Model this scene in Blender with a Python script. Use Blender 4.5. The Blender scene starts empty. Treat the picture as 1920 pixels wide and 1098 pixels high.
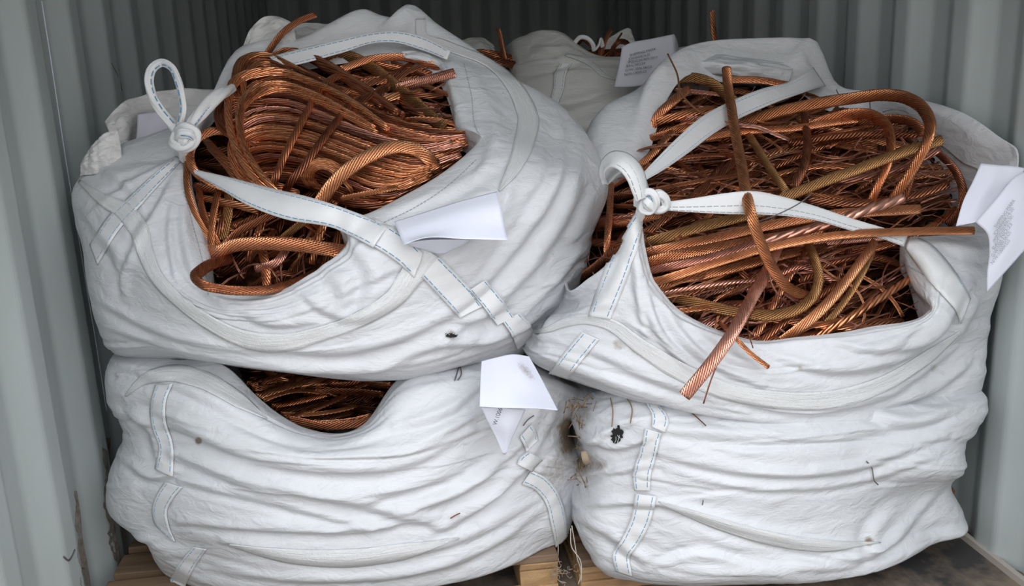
import bpy, math
import numpy as np
from mathutils import Vector, Matrix
from mathutils.bvhtree import BVHTree

sc = bpy.context.scene
COL = sc.collection
RNG = np.random.RandomState(7)

# ------------------------------------------------------------------ camera
F, W, H = 1600.0, 1920.0, 1098.0
CAMZ = 1.28
YAW, PITCH, ROLL = math.radians(7.0), math.radians(13.5), math.radians(-2.3)
_cy, _sy, _cp, _sp = math.cos(YAW), math.sin(YAW), math.cos(PITCH), math.sin(PITCH)
FW = np.array([_sy * _cp, _cy * _cp, -_sp])
_r0 = np.array([_cy, -_sy, 0.0])
_u0 = np.cross(_r0, FW)
RT = math.cos(ROLL) * _r0 + math.sin(ROLL) * _u0
UP = -math.sin(ROLL) * _r0 + math.cos(ROLL) * _u0
C0 = np.array([0.0, 0.0, CAMZ])
cam = bpy.data.cameras.new('camera')
cam.sensor_width = 36.0
cam.lens = F / W * 36.0
cam.clip_start = 0.02
co = bpy.data.objects.new('camera', cam)
COL.objects.link(co)
M = Matrix.Identity(4)
for i in range(3):
    M[i][0], M[i][1], M[i][2], M[i][3] = RT[i], UP[i], -FW[i], C0[i]
co.matrix_world = M
sc.camera = co

# ------------------------------------------------------------------ daylight (overcast sky through the open door end)
world = bpy.data.worlds.new('overcast_sky')
sc.world = world
world.use_nodes = True
nt = world.node_tree
nt.nodes.clear()
_o = nt.nodes.new('ShaderNodeOutputWorld')
_b = nt.nodes.new('ShaderNodeBackground')
_tc = nt.nodes.new('ShaderNodeTexCoord')
_sx = nt.nodes.new('ShaderNodeSeparateXYZ')
_rp = nt.nodes.new('ShaderNodeValToRGB')
_mr = nt.nodes.new('ShaderNodeMapRange')
_mr.inputs['From Min'].default_value = -0.3
_mr.inputs['From Max'].default_value = 1.0
nt.links.new(_tc.outputs['Generated'], _sx.inputs[0])
nt.links.new(_sx.outputs['Z'], _mr.inputs['Value'])
nt.links.new(_mr.outputs[0], _rp.inputs[0])
_el = _rp.color_ramp.elements
_el[0].position, _el[0].color = 0.20, (0.20, 0.19, 0.175, 1)
_el[1].position, _el[1].color = 0.26, (0.40, 0.375, 0.34, 1)
for _p, _c in ((0.42, (0.72, 0.71, 0.70, 1)), (0.65, (1.30, 1.33, 1.38, 1)), (1.0, (1.75, 1.82, 1.92, 1))):
    _el.new(_p).color = _c
nt.links.new(_rp.outputs[0], _b.inputs[0])
_b.inputs[1].default_value = 2.6
nt.links.new(_b.outputs[0], _o.inputs[0])

sc.view_settings.view_transform = 'Standard'
sc.view_settings.look = 'None'
sc.view_settings.gamma = 1.0
sc.view_settings.use_curve_mapping = False
sc.view_settings.exposure = 0.07
sc.cycles.use_denoising = True
sc.cycles.max_bounces = 8
sc.cycles.diffuse_bounces = 5
sc.cycles.glossy_bounces = 4


# ------------------------------------------------------------------ helpers
def P(px, py, Y):
    """photo pixel + distance into the container -> world point(s)"""
    px, py, Y = np.asarray(px, float), np.asarray(py, float), np.asarray(Y, float)
    d = RT * ((px - W / 2) / F)[..., None] + UP * ((H / 2 - py) / F)[..., None] + FW
    return C0 + d * (Y / d[..., 1])[..., None]


def PX(p):
    d = np.asarray(p) - C0
    w = d @ FW
    return np.stack([W / 2 + F * (d @ RT) / w, H / 2 - F * (d @ UP) / w], -1)


def M1(px, Y=1.95):
    """length of px pixels at distance Y"""
    return px * Y * 1.03 / F


def hermite(ts, pts, q, closed=False):
    """non-uniform Catmull-Rom through pts at ts, sampled at q"""
    ts = np.asarray(ts, float)
    pts = np.asarray(pts, float)
    if closed:
        k = 3
        ts = np.concatenate([ts[-k:] - 1, ts, ts[:k] + 1])
        pts = np.concatenate([pts[-k:], pts, pts[:k]])
    n = len(ts)
    h = np.diff(ts)
    sl = np.diff(pts, axis=0) / h[:, None]
    m = np.empty_like(pts)
    m[0], m[-1] = sl[0], sl[-1]
    m[1:-1] = (sl[:-1] * h[1:, None] + sl[1:] * h[:-1, None]) / (h[:-1] + h[1:])[:, None]
    # limit overshoot
    for a in range(1, n - 1):
        lim = 2.2 * np.minimum(np.linalg.norm(sl[a - 1]), np.linalg.norm(sl[a])) + 1e-9
        L = np.linalg.norm(m[a])
        if L > lim:
            m[a] *= lim / L
    i = np.clip(np.searchsorted(ts, q, side='right') - 1, 0, n - 2)
    t = ((q - ts[i]) / h[i])[:, None]
    hh = h[i][:, None]
    return ((2 * t**3 - 3 * t**2 + 1) * pts[i] + (t**3 - 2 * t**2 + t) * hh * m[i]
            + (-2 * t**3 + 3 * t**2) * pts[i + 1] + (t**3 - t**2) * hh * m[i + 1])


def curve(pts, n):
    pts = np.asarray(pts, float)
    d = np.concatenate([[0], np.cumsum(np.linalg.norm(np.diff(pts, axis=0), axis=1) + 1e-9)])
    return hermite(d, pts, np.linspace(0, d[-1], n))


def link(name, me, mat, parent=None):
    o = bpy.data.objects.new(name, me)
    COL.objects.link(o)
    if mat is not None:
        me.materials.append(mat)
    if parent is not None:
        o.parent = parent
    return o


def mesh(name, V, faces, mat, parent=None, uv=None, smooth=True):
    me = bpy.data.meshes.new(name)
    V = np.asarray(V, float)
    if isinstance(faces, np.ndarray):
        nf, k = faces.shape
        me.vertices.add(len(V))
        me.vertices.foreach_set('co', V.ravel())
        me.loops.add(nf * k)
        me.loops.foreach_set('vertex_index', faces.ravel().astype(np.int32))
        me.polygons.add(nf)
        me.polygons.foreach_set('loop_start', np.arange(0, nf * k, k, dtype=np.int32))
        me.polygons.foreach_set('loop_total', np.full(nf, k, dtype=np.int32))
        me.update(calc_edges=True)
        me.validate()
    else:
        me.from_pydata([tuple(v) for v in V], [], [tuple(f) for f in faces])
        me.update()
    if uv is not None:
        l = me.uv_layers.new(name='UVMap')
        vi = np.empty(len(me.loops), np.int32)
        me.loops.foreach_get('vertex_index', vi)
        l.data.foreach_set('uv', np.asarray(uv, np.float32)[vi].ravel())
    if smooth:
        me.polygons.foreach_set('use_smooth', np.ones(len(me.polygons), bool))
    return link(name, me, mat, parent)


def tag(o, label, cat, group=None, kind=None):
    o['label'] = label
    o['category'] = cat
    if group:
        o['group'] = group
    if kind:
        o['kind'] = kind
    return o


def struct(o):
    o['kind'] = 'structure'
    return o


def grid_faces(nu, nv, closed_u=False):
    a = np.arange(nu if closed_u else nu - 1)
    b = np.arange(nv - 1)
    A, B = np.meshgrid(a, b, indexing='ij')
    A2 = (A + 1) % nu
    return np.stack([A * nv + B, A2 * nv + B, A2 * nv + B + 1, A * nv + B + 1], -1).reshape(-1, 4)


class TB:
    """collects tubes into one mesh"""
    def __init__(s):
        s.V, s.Fc, s.UV, s.n = [], [], [], 0

    def tube(s, path, r, k=10, flat=1.0, lobes=0, amp=0.0, pitch=0.15, step=None, n=None, taper=True, roll=0.0):
        path = np.asarray(path, float)
        d = np.linalg.norm(np.diff(path, axis=0), axis=1).sum()
        n = n or int(np.clip(d / (step or max(0.6 * r, 0.006)), 6, 260))
        p = curve(path, n)
        t = np.gradient(p, axis=0)
        t /= np.linalg.norm(t, axis=1)[:, None] + 1e-12
        a = np.cross(t[0], [0.13, -1.0, 0.31])
        a /= np.linalg.norm(a)
        A = np.empty_like(p)
        for i in range(n):
            a = a - t[i] * (a @ t[i])
            a /= np.linalg.norm(a) + 1e-12
            A[i] = a
        B = np.cross(t, A)
        L = np.linspace(0, d, n)
        ang = np.linspace(0, 2 * np.pi, k + 1)  # seam column doubled for the UV
        th = ang[None, :] + roll
        rr = np.full((n, k + 1), 1.0)
        if lobes:
            rr += amp * np.abs(np.sin(0.5 * lobes * (ang[None, :] + 2 * np.pi * L[:, None] / pitch))) - amp
        rv = r if np.ndim(r) else np.full(n, r)
        rv = np.interp(np.linspace(0, 1, n), np.linspace(0, 1, len(rv)), rv) if len(rv) != n else rv
        rr = rr * rv[:, None]
        V = p[:, None, :] + A[:, None, :] * (np.cos(th) * rr)[..., None] + B[:, None, :] * (np.sin(th) * rr * flat)[..., None]
        V = V.reshape(-1, 3)
        lw = lobes or 7
        uv = np.stack([lw * (ang[None, :] / (2 * np.pi) + L[:, None] / pitch), np.broadcast_to(L[:, None], (n, k + 1))], -1).reshape(-1, 2)
        i, j = np.meshgrid(np.arange(n - 1), np.arange(k), indexing='ij')
        q = np.stack([i * (k + 1) + j, i * (k + 1) + j + 1, (i + 1) * (k + 1) + j + 1, (i + 1) * (k + 1) + j], -1).reshape(-1, 4) + s.n
        caps = []
        m = len(V)
        V = np.concatenate([V, p[:1], p[-1:]])
        uv = np.concatenate([uv, [[.5, 0], [.5, d]]])
        for j in range(k):
            caps.append([s.n + m, s.n + j + 1, s.n + j, s.n + m])
            b = s.n + (n - 1) * (k + 1)
            caps.append([s.n + m + 1, b + j, b + j + 1, s.n + m + 1])
        s.V.append(V)
        s.UV.append(uv)
        s.Fc.append((q, caps))
        s.n += len(V)
        return s

    def build(s, name, mat, parent=None):
        V = np.concatenate(s.V)
        faces = []
        for q, caps in s.Fc:
            faces += q.tolist()
            faces += [c[:3] for c in caps]
        me = bpy.data.meshes.new(name)
        me.from_pydata(V.tolist(), [], faces)
        l = me.uv_layers.new(name='UVMap')
        vi = np.empty(len(me.loops), np.int32)
        me.loops.foreach_get('vertex_index', vi)
        l.data.foreach_set('uv', np.concatenate(s.UV).astype(np.float32)[vi].ravel())
        me.polygons.foreach_set('use_smooth', np.ones(len(me.polygons), bool))
        me.update()
        return link(name, me, mat, parent)


def box(V, Fc, x0, x1, y0, y1, z0, z1, j=0.0):
    b = len(V)
    for x in (x0, x1):
        for y in (y0, y1):
            for z in (z0, z1):
                V.append((x + RNG.uniform(-j, j), y + RNG.uniform(-j, j), z + RNG.uniform(-j, j) * .5))
    for f in ((0, 1, 3, 2), (4, 6, 7, 5), (0, 4, 5, 1), (2, 3, 7, 6), (0, 2, 6, 4), (1, 5, 7, 3)):
        Fc.append(tuple(b + i for i in f))


def one_box(name, mat, parent, *a, j=0.003, bev=0.003):
    V, Fc = [], []
    box(V, Fc, *a, j=j)
    o = mesh(name, V, Fc, mat, parent, smooth=False)
    m = o.modifiers.new('bevel', 'BEVEL')
    m.width = bev
    m.segments = 2
    return o


# ------------------------------------------------------------------ materials
def newmat(name, base, rough=0.5, metal=0.0):
    m = bpy.data.materials.new(name)
    m.use_nodes = True
    b = m.node_tree.nodes['Principled BSDF']
    b.inputs['Base Color'].default_value = (*base, 1)
    b.inputs['Roughness'].default_value = rough
    b.inputs['Metallic'].default_value = metal
    return m, m.node_tree, b


def N(nt, t, **kw):
    n = nt.nodes.new(t)
    for k, v in kw.items():
        if k in n.inputs.keys() if hasattr(n.inputs, 'keys') else False:
            n.inputs[k].default_value = v
        else:
            setattr(n, k, v)
    return n


def noise(nt, vec, scale, detail=4, rough=.55, dist=0.0):
    n = nt.nodes.new('ShaderNodeTexNoise')
    n.inputs['Scale'].default_value = scale
    n.inputs['Detail'].default_value = detail
    n.inputs['Roughness'].default_value = rough
    n.inputs['Distortion'].default_value = dist
    if vec is not None:
        nt.links.new(vec, n.inputs['Vector'])
    return n


def ramp(nt, src, stops):
    r = nt.nodes.new('ShaderNodeValToRGB')
    el = r.color_ramp.elements
    while len(el) > 1:
        el.remove(el[-1])
    for i, (p, c) in enumerate(stops):
        e = el[0] if i == 0 else el.new(p)
        e.position = p
        e.color = (*c, 1) if len(c) == 3 else c
    nt.links.new(src, r.inputs[0])
    return r


def math_(nt, op, a, b=None):
    n = nt.nodes.new('ShaderNodeMath')
    n.operation = op
    for i, v in enumerate((a, b)):
        if v is None:
            continue
        if isinstance(v, (int, float)):
            n.inputs[i].default_value = v
        else:
            nt.links.new(v, n.inputs[i])
    return n.outputs[0]


def mixc(nt, f, a, b, mode='MIX'):
    n = nt.nodes.new('ShaderNodeMix')
    n.data_type = 'RGBA'
    n.blend_type = mode
    for k, v in (('Factor', f), ('A', a), ('B', b)):
        s = [i for i in n.inputs if i.name == k and (i.type == 'RGBA' if k != 'Factor' else i.type == 'VALUE')][0]
        if isinstance(v, (int, float)):
            s.default_value = v
        elif isinstance(v, tuple):
            s.default_value = (*v, 1)
        else:
            nt.links.new(v, s)
    return [o for o in n.outputs if o.type == 'RGBA'][0]


def bump(nt, b, h, strength, dist, prev=None):
    n = nt.nodes.new('ShaderNodeBump')
    n.inputs['Strength'].default_value = strength
    n.inputs['Distance'].default_value = dist
    nt.links.new(h, n.inputs['Height'])
    if prev is not None:
        nt.links.new(prev, n.inputs['Normal'])
    nt.links.new(n.outputs[0], b.inputs['Normal'])
    return n.outputs[0]


def fabric(name, base, dirtcol=(0.20, 0.15, 0.10), weave=1.0, crumple=1.0):
    m, nt, b = newmat(name, base, 0.42)
    tc = nt.nodes.new('ShaderNodeTexCoord').outputs['Object']
    n1 = noise(nt, tc, 4.0, 5)
    n2 = noise(nt, tc, 38.0, 4, .6)
    c = ramp(nt, n1.outputs[0], [(0.3, tuple(x * .93 for x in base)), (0.65, base)])
    dm = ramp(nt, n2.outputs[0], [(0.66, (0, 0, 0)), (0.85, (.25, .25, .25))])
    col = mixc(nt, dm.outputs[0], c.outputs[0], tuple(x * .62 for x in base))
    at = nt.nodes.new('ShaderNodeAttribute')
    at.attribute_name = 'dirt'
    nd = noise(nt, tc, 60.0, 6, .7)
    dmask = math_(nt, 'MULTIPLY', at.outputs['Fac'], math_(nt, 'ADD', nd.outputs[0], 0.25))
    dr = ramp(nt, dmask, [(0.25, (0, 0, 0)), (0.55, (1, 1, 1))])
    col = mixc(nt, dr.outputs[0], col, dirtcol)
    nt.links.new(col, b.inputs['Base Color'])
    # crumple: stretched and warped noise; weave: fine grid
    mp = nt.nodes.new('ShaderNodeMapping')
    mp.inputs['Scale'].default_value = (1.0, 1.0, 2.2)
    nt.links.new(tc, mp.inputs[0])
    cr = noise(nt, mp.outputs[0], 14.0, 5, .55, 0.6)
    p = bump(nt, b, cr.outputs[0], 0.45 * crumple, 0.02)
    cr2 = nt.nodes.new('ShaderNodeTexVoronoi')
    cr2.feature = 'DISTANCE_TO_EDGE'
    cr2.inputs['Scale'].default_value = 22.0
    wv = nt.nodes.new('ShaderNodeVectorMath')
    wv.operation = 'ADD'
    nt.links.new(mp.outputs[0], wv.inputs[0])
    nt.links.new(noise(nt, tc, 9.0, 3).outputs['Color'], wv.inputs[1])
    nt.links.new(wv.outputs[0], cr2.inputs['Vector'])
    rr = ramp(nt, cr2.outputs['Distance'], [(0.0, (0, 0, 0)), (0.12, (1, 1, 1))])
    p = bump(nt, b, rr.outputs[0], 0.06 * crumple, 0.01, p)
    ck = nt.nodes.new('ShaderNodeTexChecker')
    ck.inputs['Scale'].default_value = 420.0
    nt.links.new(tc, ck.inputs['Vector'])
    bump(nt, b, ck.outputs['Fac'], 0.10 * weave, 0.002, p)
    b.inputs['Specular IOR Level'].default_value = 0.35
    return m


FAB = fabric('woven_white_fabric', (0.60, 0.615, 0.64))
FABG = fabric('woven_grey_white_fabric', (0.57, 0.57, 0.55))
WEB = fabric('webbing', (0.66, 0.67, 0.68), weave=2.5, crumple=.3)
LINER = fabric('thin_plastic_liner', (0.60, 0.60, 0.59), weave=0, crumple=1.4)
LINER.node_tree.nodes['Principled BSDF'].inputs['Roughness'].default_value = 0.25


def braid_mat():
    m, nt, b = newmat('braided_hem_tape', (0.635, 0.645, 0.655), 0.4)
    uv = nt.nodes.new('ShaderNodeUVMap').outputs[0]
    mp = nt.nodes.new('ShaderNodeMapping')
    mp.inputs['Scale'].default_value = (5.0, 110.0, 1.0)
    nt.links.new(uv, mp.inputs[0])
    n = noise(nt, mp.outputs[0], 1.3, 4, .6, 1.2)
    p = bump(nt, b, n.outputs[0], 0.55, 0.004)
    ck = nt.nodes.new('ShaderNodeTexChecker')
    ck.inputs['Scale'].default_value = 2.2
    nt.links.new(mp.outputs[0], ck.inputs['Vector'])
    p = bump(nt, b, ck.outputs['Fac'], 0.22, 0.002, p)
    mp2 = nt.nodes.new('ShaderNodeMapping')
    mp2.inputs['Scale'].default_value = (9.0, 9.0, 1.0)
    nt.links.new(uv, mp2.inputs[0])
    n2 = noise(nt, mp2.outputs[0], 1.0, 4, .6, 1.0)
    bump(nt, b, n2.outputs[0], 0.5, 0.006, p)
    return m


BRAID = braid_mat()
STITCH, _, _ = newmat('blue_thread', (0.07, 0.25, 0.44), 0.6)
STITCHG, _, _ = newmat('grey_thread', (0.32, 0.33, 0.36), 0.6)
PAPER, _nt, _b2 = newmat('white_paper', (0.68, 0.70, 0.80), 0.55)
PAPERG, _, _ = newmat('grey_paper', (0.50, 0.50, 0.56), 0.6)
INK, _, _ = newmat('black_ink', (0.03, 0.03, 0.04), 0.6)
HOLE_BLACK, _, _ = newmat('hole_shade_black', (0.01, 0.01, 0.012), 0.9)  # near-black standing in for the shade inside a tear
TWINE, _, _ = newmat('pale_twine', (0.42, 0.38, 0.32), 0.8)
STRAW, _, _ = newmat('straw', (0.22, 0.14, 0.07), 0.8)
GREYW, _, _ = newmat('grey_hair_wire', (0.10, 0.09, 0.09), 0.5)
MUD, _nt, _b2 = newmat('dried_mud', (0.23, 0.16, 0.10), 0.9)
_n = noise(_nt, None, 40, 6)
bump(_nt, _b2, _n.outputs[0], 0.8, 0.02)
CHIP, _, _ = newmat('weathered_wood_chip', (0.27, 0.21, 0.15), 0.85)
PAPERS, _nt, _b2 = newmat('smudged_white_paper', (0.68, 0.70, 0.80), 0.55)
_a = _nt.nodes.new('ShaderNodeAttribute')
_a.attribute_name = 'dirt'
_n = noise(_nt, _nt.nodes.new('ShaderNodeTexCoord').outputs['Object'], 170, 5, .7)
_r = ramp(_nt, math_(_nt, 'MULTIPLY', _a.outputs['Fac'], _n.outputs[0]), [(0.22, (0, 0, 0)), (0.62, (.75, .75, .75))])
_nt.links.new(mixc(_nt, _r.outputs[0], (0.68, 0.70, 0.80), (0.24, 0.18, 0.17)), _b2.inputs['Base Color'])


def copper(name, cols, rough=(0.26, 0.5), lobes=9, pitch=0.09, metal=0.95, bs=0.7):
    m, nt, b = newmat(name, cols[0], 0.35, metal)
    uv = nt.nodes.new('ShaderNodeUVMap').outputs[0]
    s = nt.nodes.new('ShaderNodeSeparateXYZ')
    nt.links.new(uv, s.inputs[0])
    oi = nt.nodes.new('ShaderNodeObjectInfo')
    ph = s.outputs[0]
    st = math_(nt, 'ABSOLUTE', math_(nt, 'SINE', math_(nt, 'MULTIPLY', ph, math.pi)))
    bump(nt, b, st, bs, 0.004)
    tc = nt.nodes.new('ShaderNodeTexCoord').outputs['Object']
    n = noise(nt, tc, 26.0, 5, .65)
    # the wires of one cable are tarnished to different degrees
    wn = nt.nodes.new('ShaderNodeTexWhiteNoise')
    wn.noise_dimensions = '2D'
    cv = nt.nodes.new('ShaderNodeCombineXYZ')
    nt.links.new(math_(nt, 'FLOOR', ph), cv.inputs[0])
    nt.links.new(oi.outputs['Random'], cv.inputs[1])
    nt.links.new(cv.outputs[0], wn.inputs['Vector'])
    f = math_(nt, 'ADD', math_(nt, 'MULTIPLY', oi.outputs['Random'], 0.5), math_(nt, 'MULTIPLY', n.outputs[0], 0.4))
    f = math_(nt, 'ADD', f, math_(nt, 'MULTIPLY', wn.outputs[0], 0.16))
    k = len(cols)
    r = ramp(nt, f, [(0.18 + 0.7 * i / (k - 1), c) for i, c in enumerate(cols)])
    nt.links.new(r.outputs[0], b.inputs['Base Color'])
    rr = ramp(nt, n.outputs[0], [(0.3, (rough[0],) * 3), (0.7, (rough[1],) * 3)])
    nt.links.new(rr.outputs[0], b.inputs['Roughness'])
    return m


CU_BRIGHT = copper('bright_copper', [(0.40, 0.135, 0.06), (0.66, 0.26, 0.12), (0.84, 0.38, 0.20), (0.66, 0.27, 0.135)], rough=(.2, .42))
CU_BROWN = copper('brown_copper', [(0.17, 0.065, 0.038), (0.32, 0.12, 0.062), (0.46, 0.18, 0.09), (0.27, 0.105, 0.06)], rough=(.26, .5))
CU_PINK = copper('pink_copper', [(0.45, 0.18, 0.13), (0.68, 0.32, 0.23), (0.86, 0.46, 0.35)], rough=(.24, .45))
CU_TAN = copper('tan_copper', [(0.46, 0.19, 0.085), (0.68, 0.30, 0.145), (0.80, 0.40, 0.21)], rough=(.24, .44))
CU_OLIVE = copper('olive_tarnished_copper', [(0.26, 0.13, 0.055), (0.42, 0.225, 0.095), (0.52, 0.29, 0.13)], rough=(.34, .55))
CU_SKYLIT = copper('skylit_loop_copper', [(0.66, 0.25, 0.11), (0.88, 0.38, 0.18), (0.98, 0.50, 0.28)], rough=(.18, .36))  # skylight on the coil's loops put into a brighter base colour
CU_HEAP = copper('shade_darkened_copper', [(0.09, 0.035, 0.02), (0.20, 0.075, 0.04), (0.30, 0.12, 0.06)], rough=(.35, .55))  # colour darkened for the shade in the gaps deep in the heap
CUS = [CU_BRIGHT, CU_BROWN, CU_PINK, CU_TAN, CU_OLIVE]


def wall_mat():
    m, nt, b = newmat('grey_painted_steel', (0.42, 0.46, 0.46), 0.45)
    tc = nt.nodes.new('ShaderNodeTexCoord').outputs['Object']
    mp = nt.nodes.new('ShaderNodeMapping')
    mp.inputs['Scale'].default_value = (1, 1, 0.25)
    nt.links.new(tc, mp.inputs[0])
    n = noise(nt, mp.outputs[0], 6, 5)
    c = ramp(nt, n.outputs[0], [(0.3, (0.365, 0.405, 0.405)), (0.7, (0.42, 0.46, 0.46))])
    n2 = noise(nt, tc, 45, 6, .7)
    d = ramp(nt, n2.outputs[0], [(0.70, (0, 0, 0)), (0.78, (.4, .4, .4))])
    nt.links.new(mixc(nt, d.outputs[0], c.outputs[0], (0.28, 0.28, 0.26)), b.inputs['Base Color'])
    bump(nt, b, noise(nt, tc, 18, 3).outputs[0], 0.08, 0.01)
    return m


WALL = wall_mat()


def wood(name, c0, c1, rough=0.7, sc_=(2, 30, 30), dark=None):
    m, nt, b = newmat(name, c0, rough)
    tc = nt.nodes.new('ShaderNodeTexCoord').outputs['Object']
    mp = nt.nodes.new('ShaderNodeMapping')
    mp.inputs['Scale'].default_value = sc_
    nt.links.new(tc, mp.inputs[0])
    n = noise(nt, mp.outputs[0], 1.5, 6, .6, .5)
    c = ramp(nt, n.outputs[0], [(0.3, c0), (0.7, c1)])
    out = c.outputs[0]
    if dark:
        n2 = noise(nt, tc, 5.0, 5, .6)
        d = ramp(nt, n2.outputs[0], [(0.42, (0, 0, 0)), (0.6, (1, 1, 1))])
        out = mixc(nt, d.outputs[0], out, dark)
    nt.links.new(out, b.inputs['Base Color'])
    bump(nt, b, n.outputs[0], 0.3, 0.004)
    return m


WOOD = wood('pallet_wood', (0.26, 0.15, 0.07), (0.46, 0.29, 0.14), dark=(0.20, 0.12, 0.065))
WOODD = wood('dirty_pallet_wood', (0.11, 0.07, 0.042), (0.21, 0.135, 0.082))
FLOORM = wood('dirty_plywood_floor', (0.16, 0.125, 0.095), (0.26, 0.20, 0.15), sc_=(25, 2, 2), dark=(0.045, 0.042, 0.042))

# ------------------------------------------------------------------ the container
XL, XR, YD, YB, ZC = -0.83, 1.50, 0.75, 6.3, 2.39


def corr_profile(a0, a1, phase, per=0.28, dep=0.036):
    """(along, depth) corners: depth 0 = protruding inner face"""
    out = []
    k = math.floor((a0 - phase) / per) - 1
    while phase + k * per < a1 + per:
        s = phase + k * per
        for da, dd in ((0, 0), (0.072, 0), (0.140, dep), (0.212, dep)):
            if a0 <= s + da <= a1:
                out.append((s + da, dd))
        k += 1
    return out


def corr_wall(name, prof, fn):
    V, Fc = [], []
    for a, d in prof:
        V.append(fn(a, d, 0.0))
        V.append(fn(a, d, ZC))
    for i in range(len(prof) - 1):
        Fc.append((2 * i, 2 * i + 2, 2 * i + 3, 2 * i + 1))
    o = mesh(name, V, Fc, WALL, smooth=False)
    m = o.modifiers.new('bevel', 'BEVEL')
    m.width = 0.010
    m.segments = 3
    m.limit_method = 'ANGLE'
    m.angle_limit = math.radians(20)
    s = o.modifiers.new('solid', 'SOLIDIFY')
    s.thickness = 0.003
    s.offset = 0
    return struct(o)


wl = corr_wall('wall_left', corr_profile(YD, YB + .12, 2.18), lambda a, d, z: (XL - d, a, z))
wr = corr_wall('wall_right', corr_profile(YD, YB + .12, 2.16), lambda a, d, z: (XR + d, a, z))
corr_wall('wall_back', corr_profile(XL - .16, XR + .16, 0.0), lambda a, d, z: (a, YB + d, z))
V, Fc = [], []
box(V, Fc, XL - .06, XR + .06, YD, YB + .06, ZC, ZC + 0.04)
struct(mesh('ceiling', V, Fc, WALL, smooth=False))
V, Fc = [], []
box(V, Fc, XL - .06, XR + .06, YD, YB + .06, -0.06, 0.0)
struct(mesh('floor', V, Fc, FLOORM, smooth=False))
GR, _, _ = newmat('concrete_yard', (0.30, 0.29, 0.28), 0.9)
V, Fc = [], []
box(V, Fc, -15, 15, -25, YD - .02, -1.3, -1.2)
struct(mesh('ground', V, Fc, GR, smooth=False))
# steel angle along the foot of each side wall
ANG, _, _ = newmat('worn_steel_edge', (0.42, 0.38, 0.34), 0.6)
for nm, x0, x1 in (('baseboard_right', XR - .012, XR + .004), ('baseboard_left', XL - .004, XL + .012)):
    V, Fc = [], []
    box(V, Fc, x0, x1, YD, YB, 0.0, 0.018)
    struct(mesh(nm, V, Fc, ANG, smooth=False))

# ------------------------------------------------------------------ big bags
class Bag:
    pass


def theta_of(px, L, R):
    s = np.clip(2 * (px - L) / (R - L) - 1, -1, 1)
    return 0.25 + 0.5 * math.asin(s) / math.pi


def front_ring(pts, Yf, Ys, Yb, n=2.6, zb=0.0):
    """visible front half traced left -> right, back half rounded off behind it"""
    L, R = pts[0][0], pts[-1][0]
    out = []
    for p in pts:
        th = theta_of(p[0], L, R)
        s = abs(2 * (p[0] - L) / (R - L) - 1)
        y = Ys - (Ys - Yf) * (1 - s**n)**(1 / 2.0) + (p[2] if len(p) > 2 else 0)
        out.append((th, P(p[0], p[1], y)))
    a, b = out[0][1], out[-1][1]
    for k in range(1, 8):
        t = k / 8
        e = 0.5 - 0.5 * math.cos(math.pi * t)
        q = b + (a - b) * e
        q = q.copy()
        q[1] = b[1] + (a[1] - b[1]) * t + (Yb - max(a[1], b[1])) * math.sin(math.pi * t)**0.6
        q[2] += zb * math.sin(math.pi * t)
        out.append((0.5 + 0.5 * t, q))
    return out


def ring(*c):
    return [(t, P(x, y, Y)) for t, x, y, Y in c]


def seg_dist(q, poly):
    """signed distance (+ = below / right of the travel direction) and run parameter of pixels q to a polyline"""
    best = np.full(len(q), 1e9)
    sd = np.zeros(len(q))
    par = np.zeros(len(q))
    d = np.diff(poly, axis=0)
    L = np.linalg.norm(d, axis=1)
    cum = np.concatenate([[0], np.cumsum(L)])
    for i in range(len(d)):
        w = q - poly[i]
        t = np.clip((w @ d[i]) / (L[i]**2 + 1e-9), 0, 1)
        e = w - t[:, None] * d[i]
        D = np.hypot(e[:, 0], e[:, 1])
        cr = d[i, 0] * w[:, 1] - d[i, 1] * w[:, 0]
        m = D < best
        best[m] = D[m]
        sd[m] = np.sign(cr[m]) * D[m]
        par[m] = (cum[i] + t[m] * L[i]) / cum[-1]
    return sd, par


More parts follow.
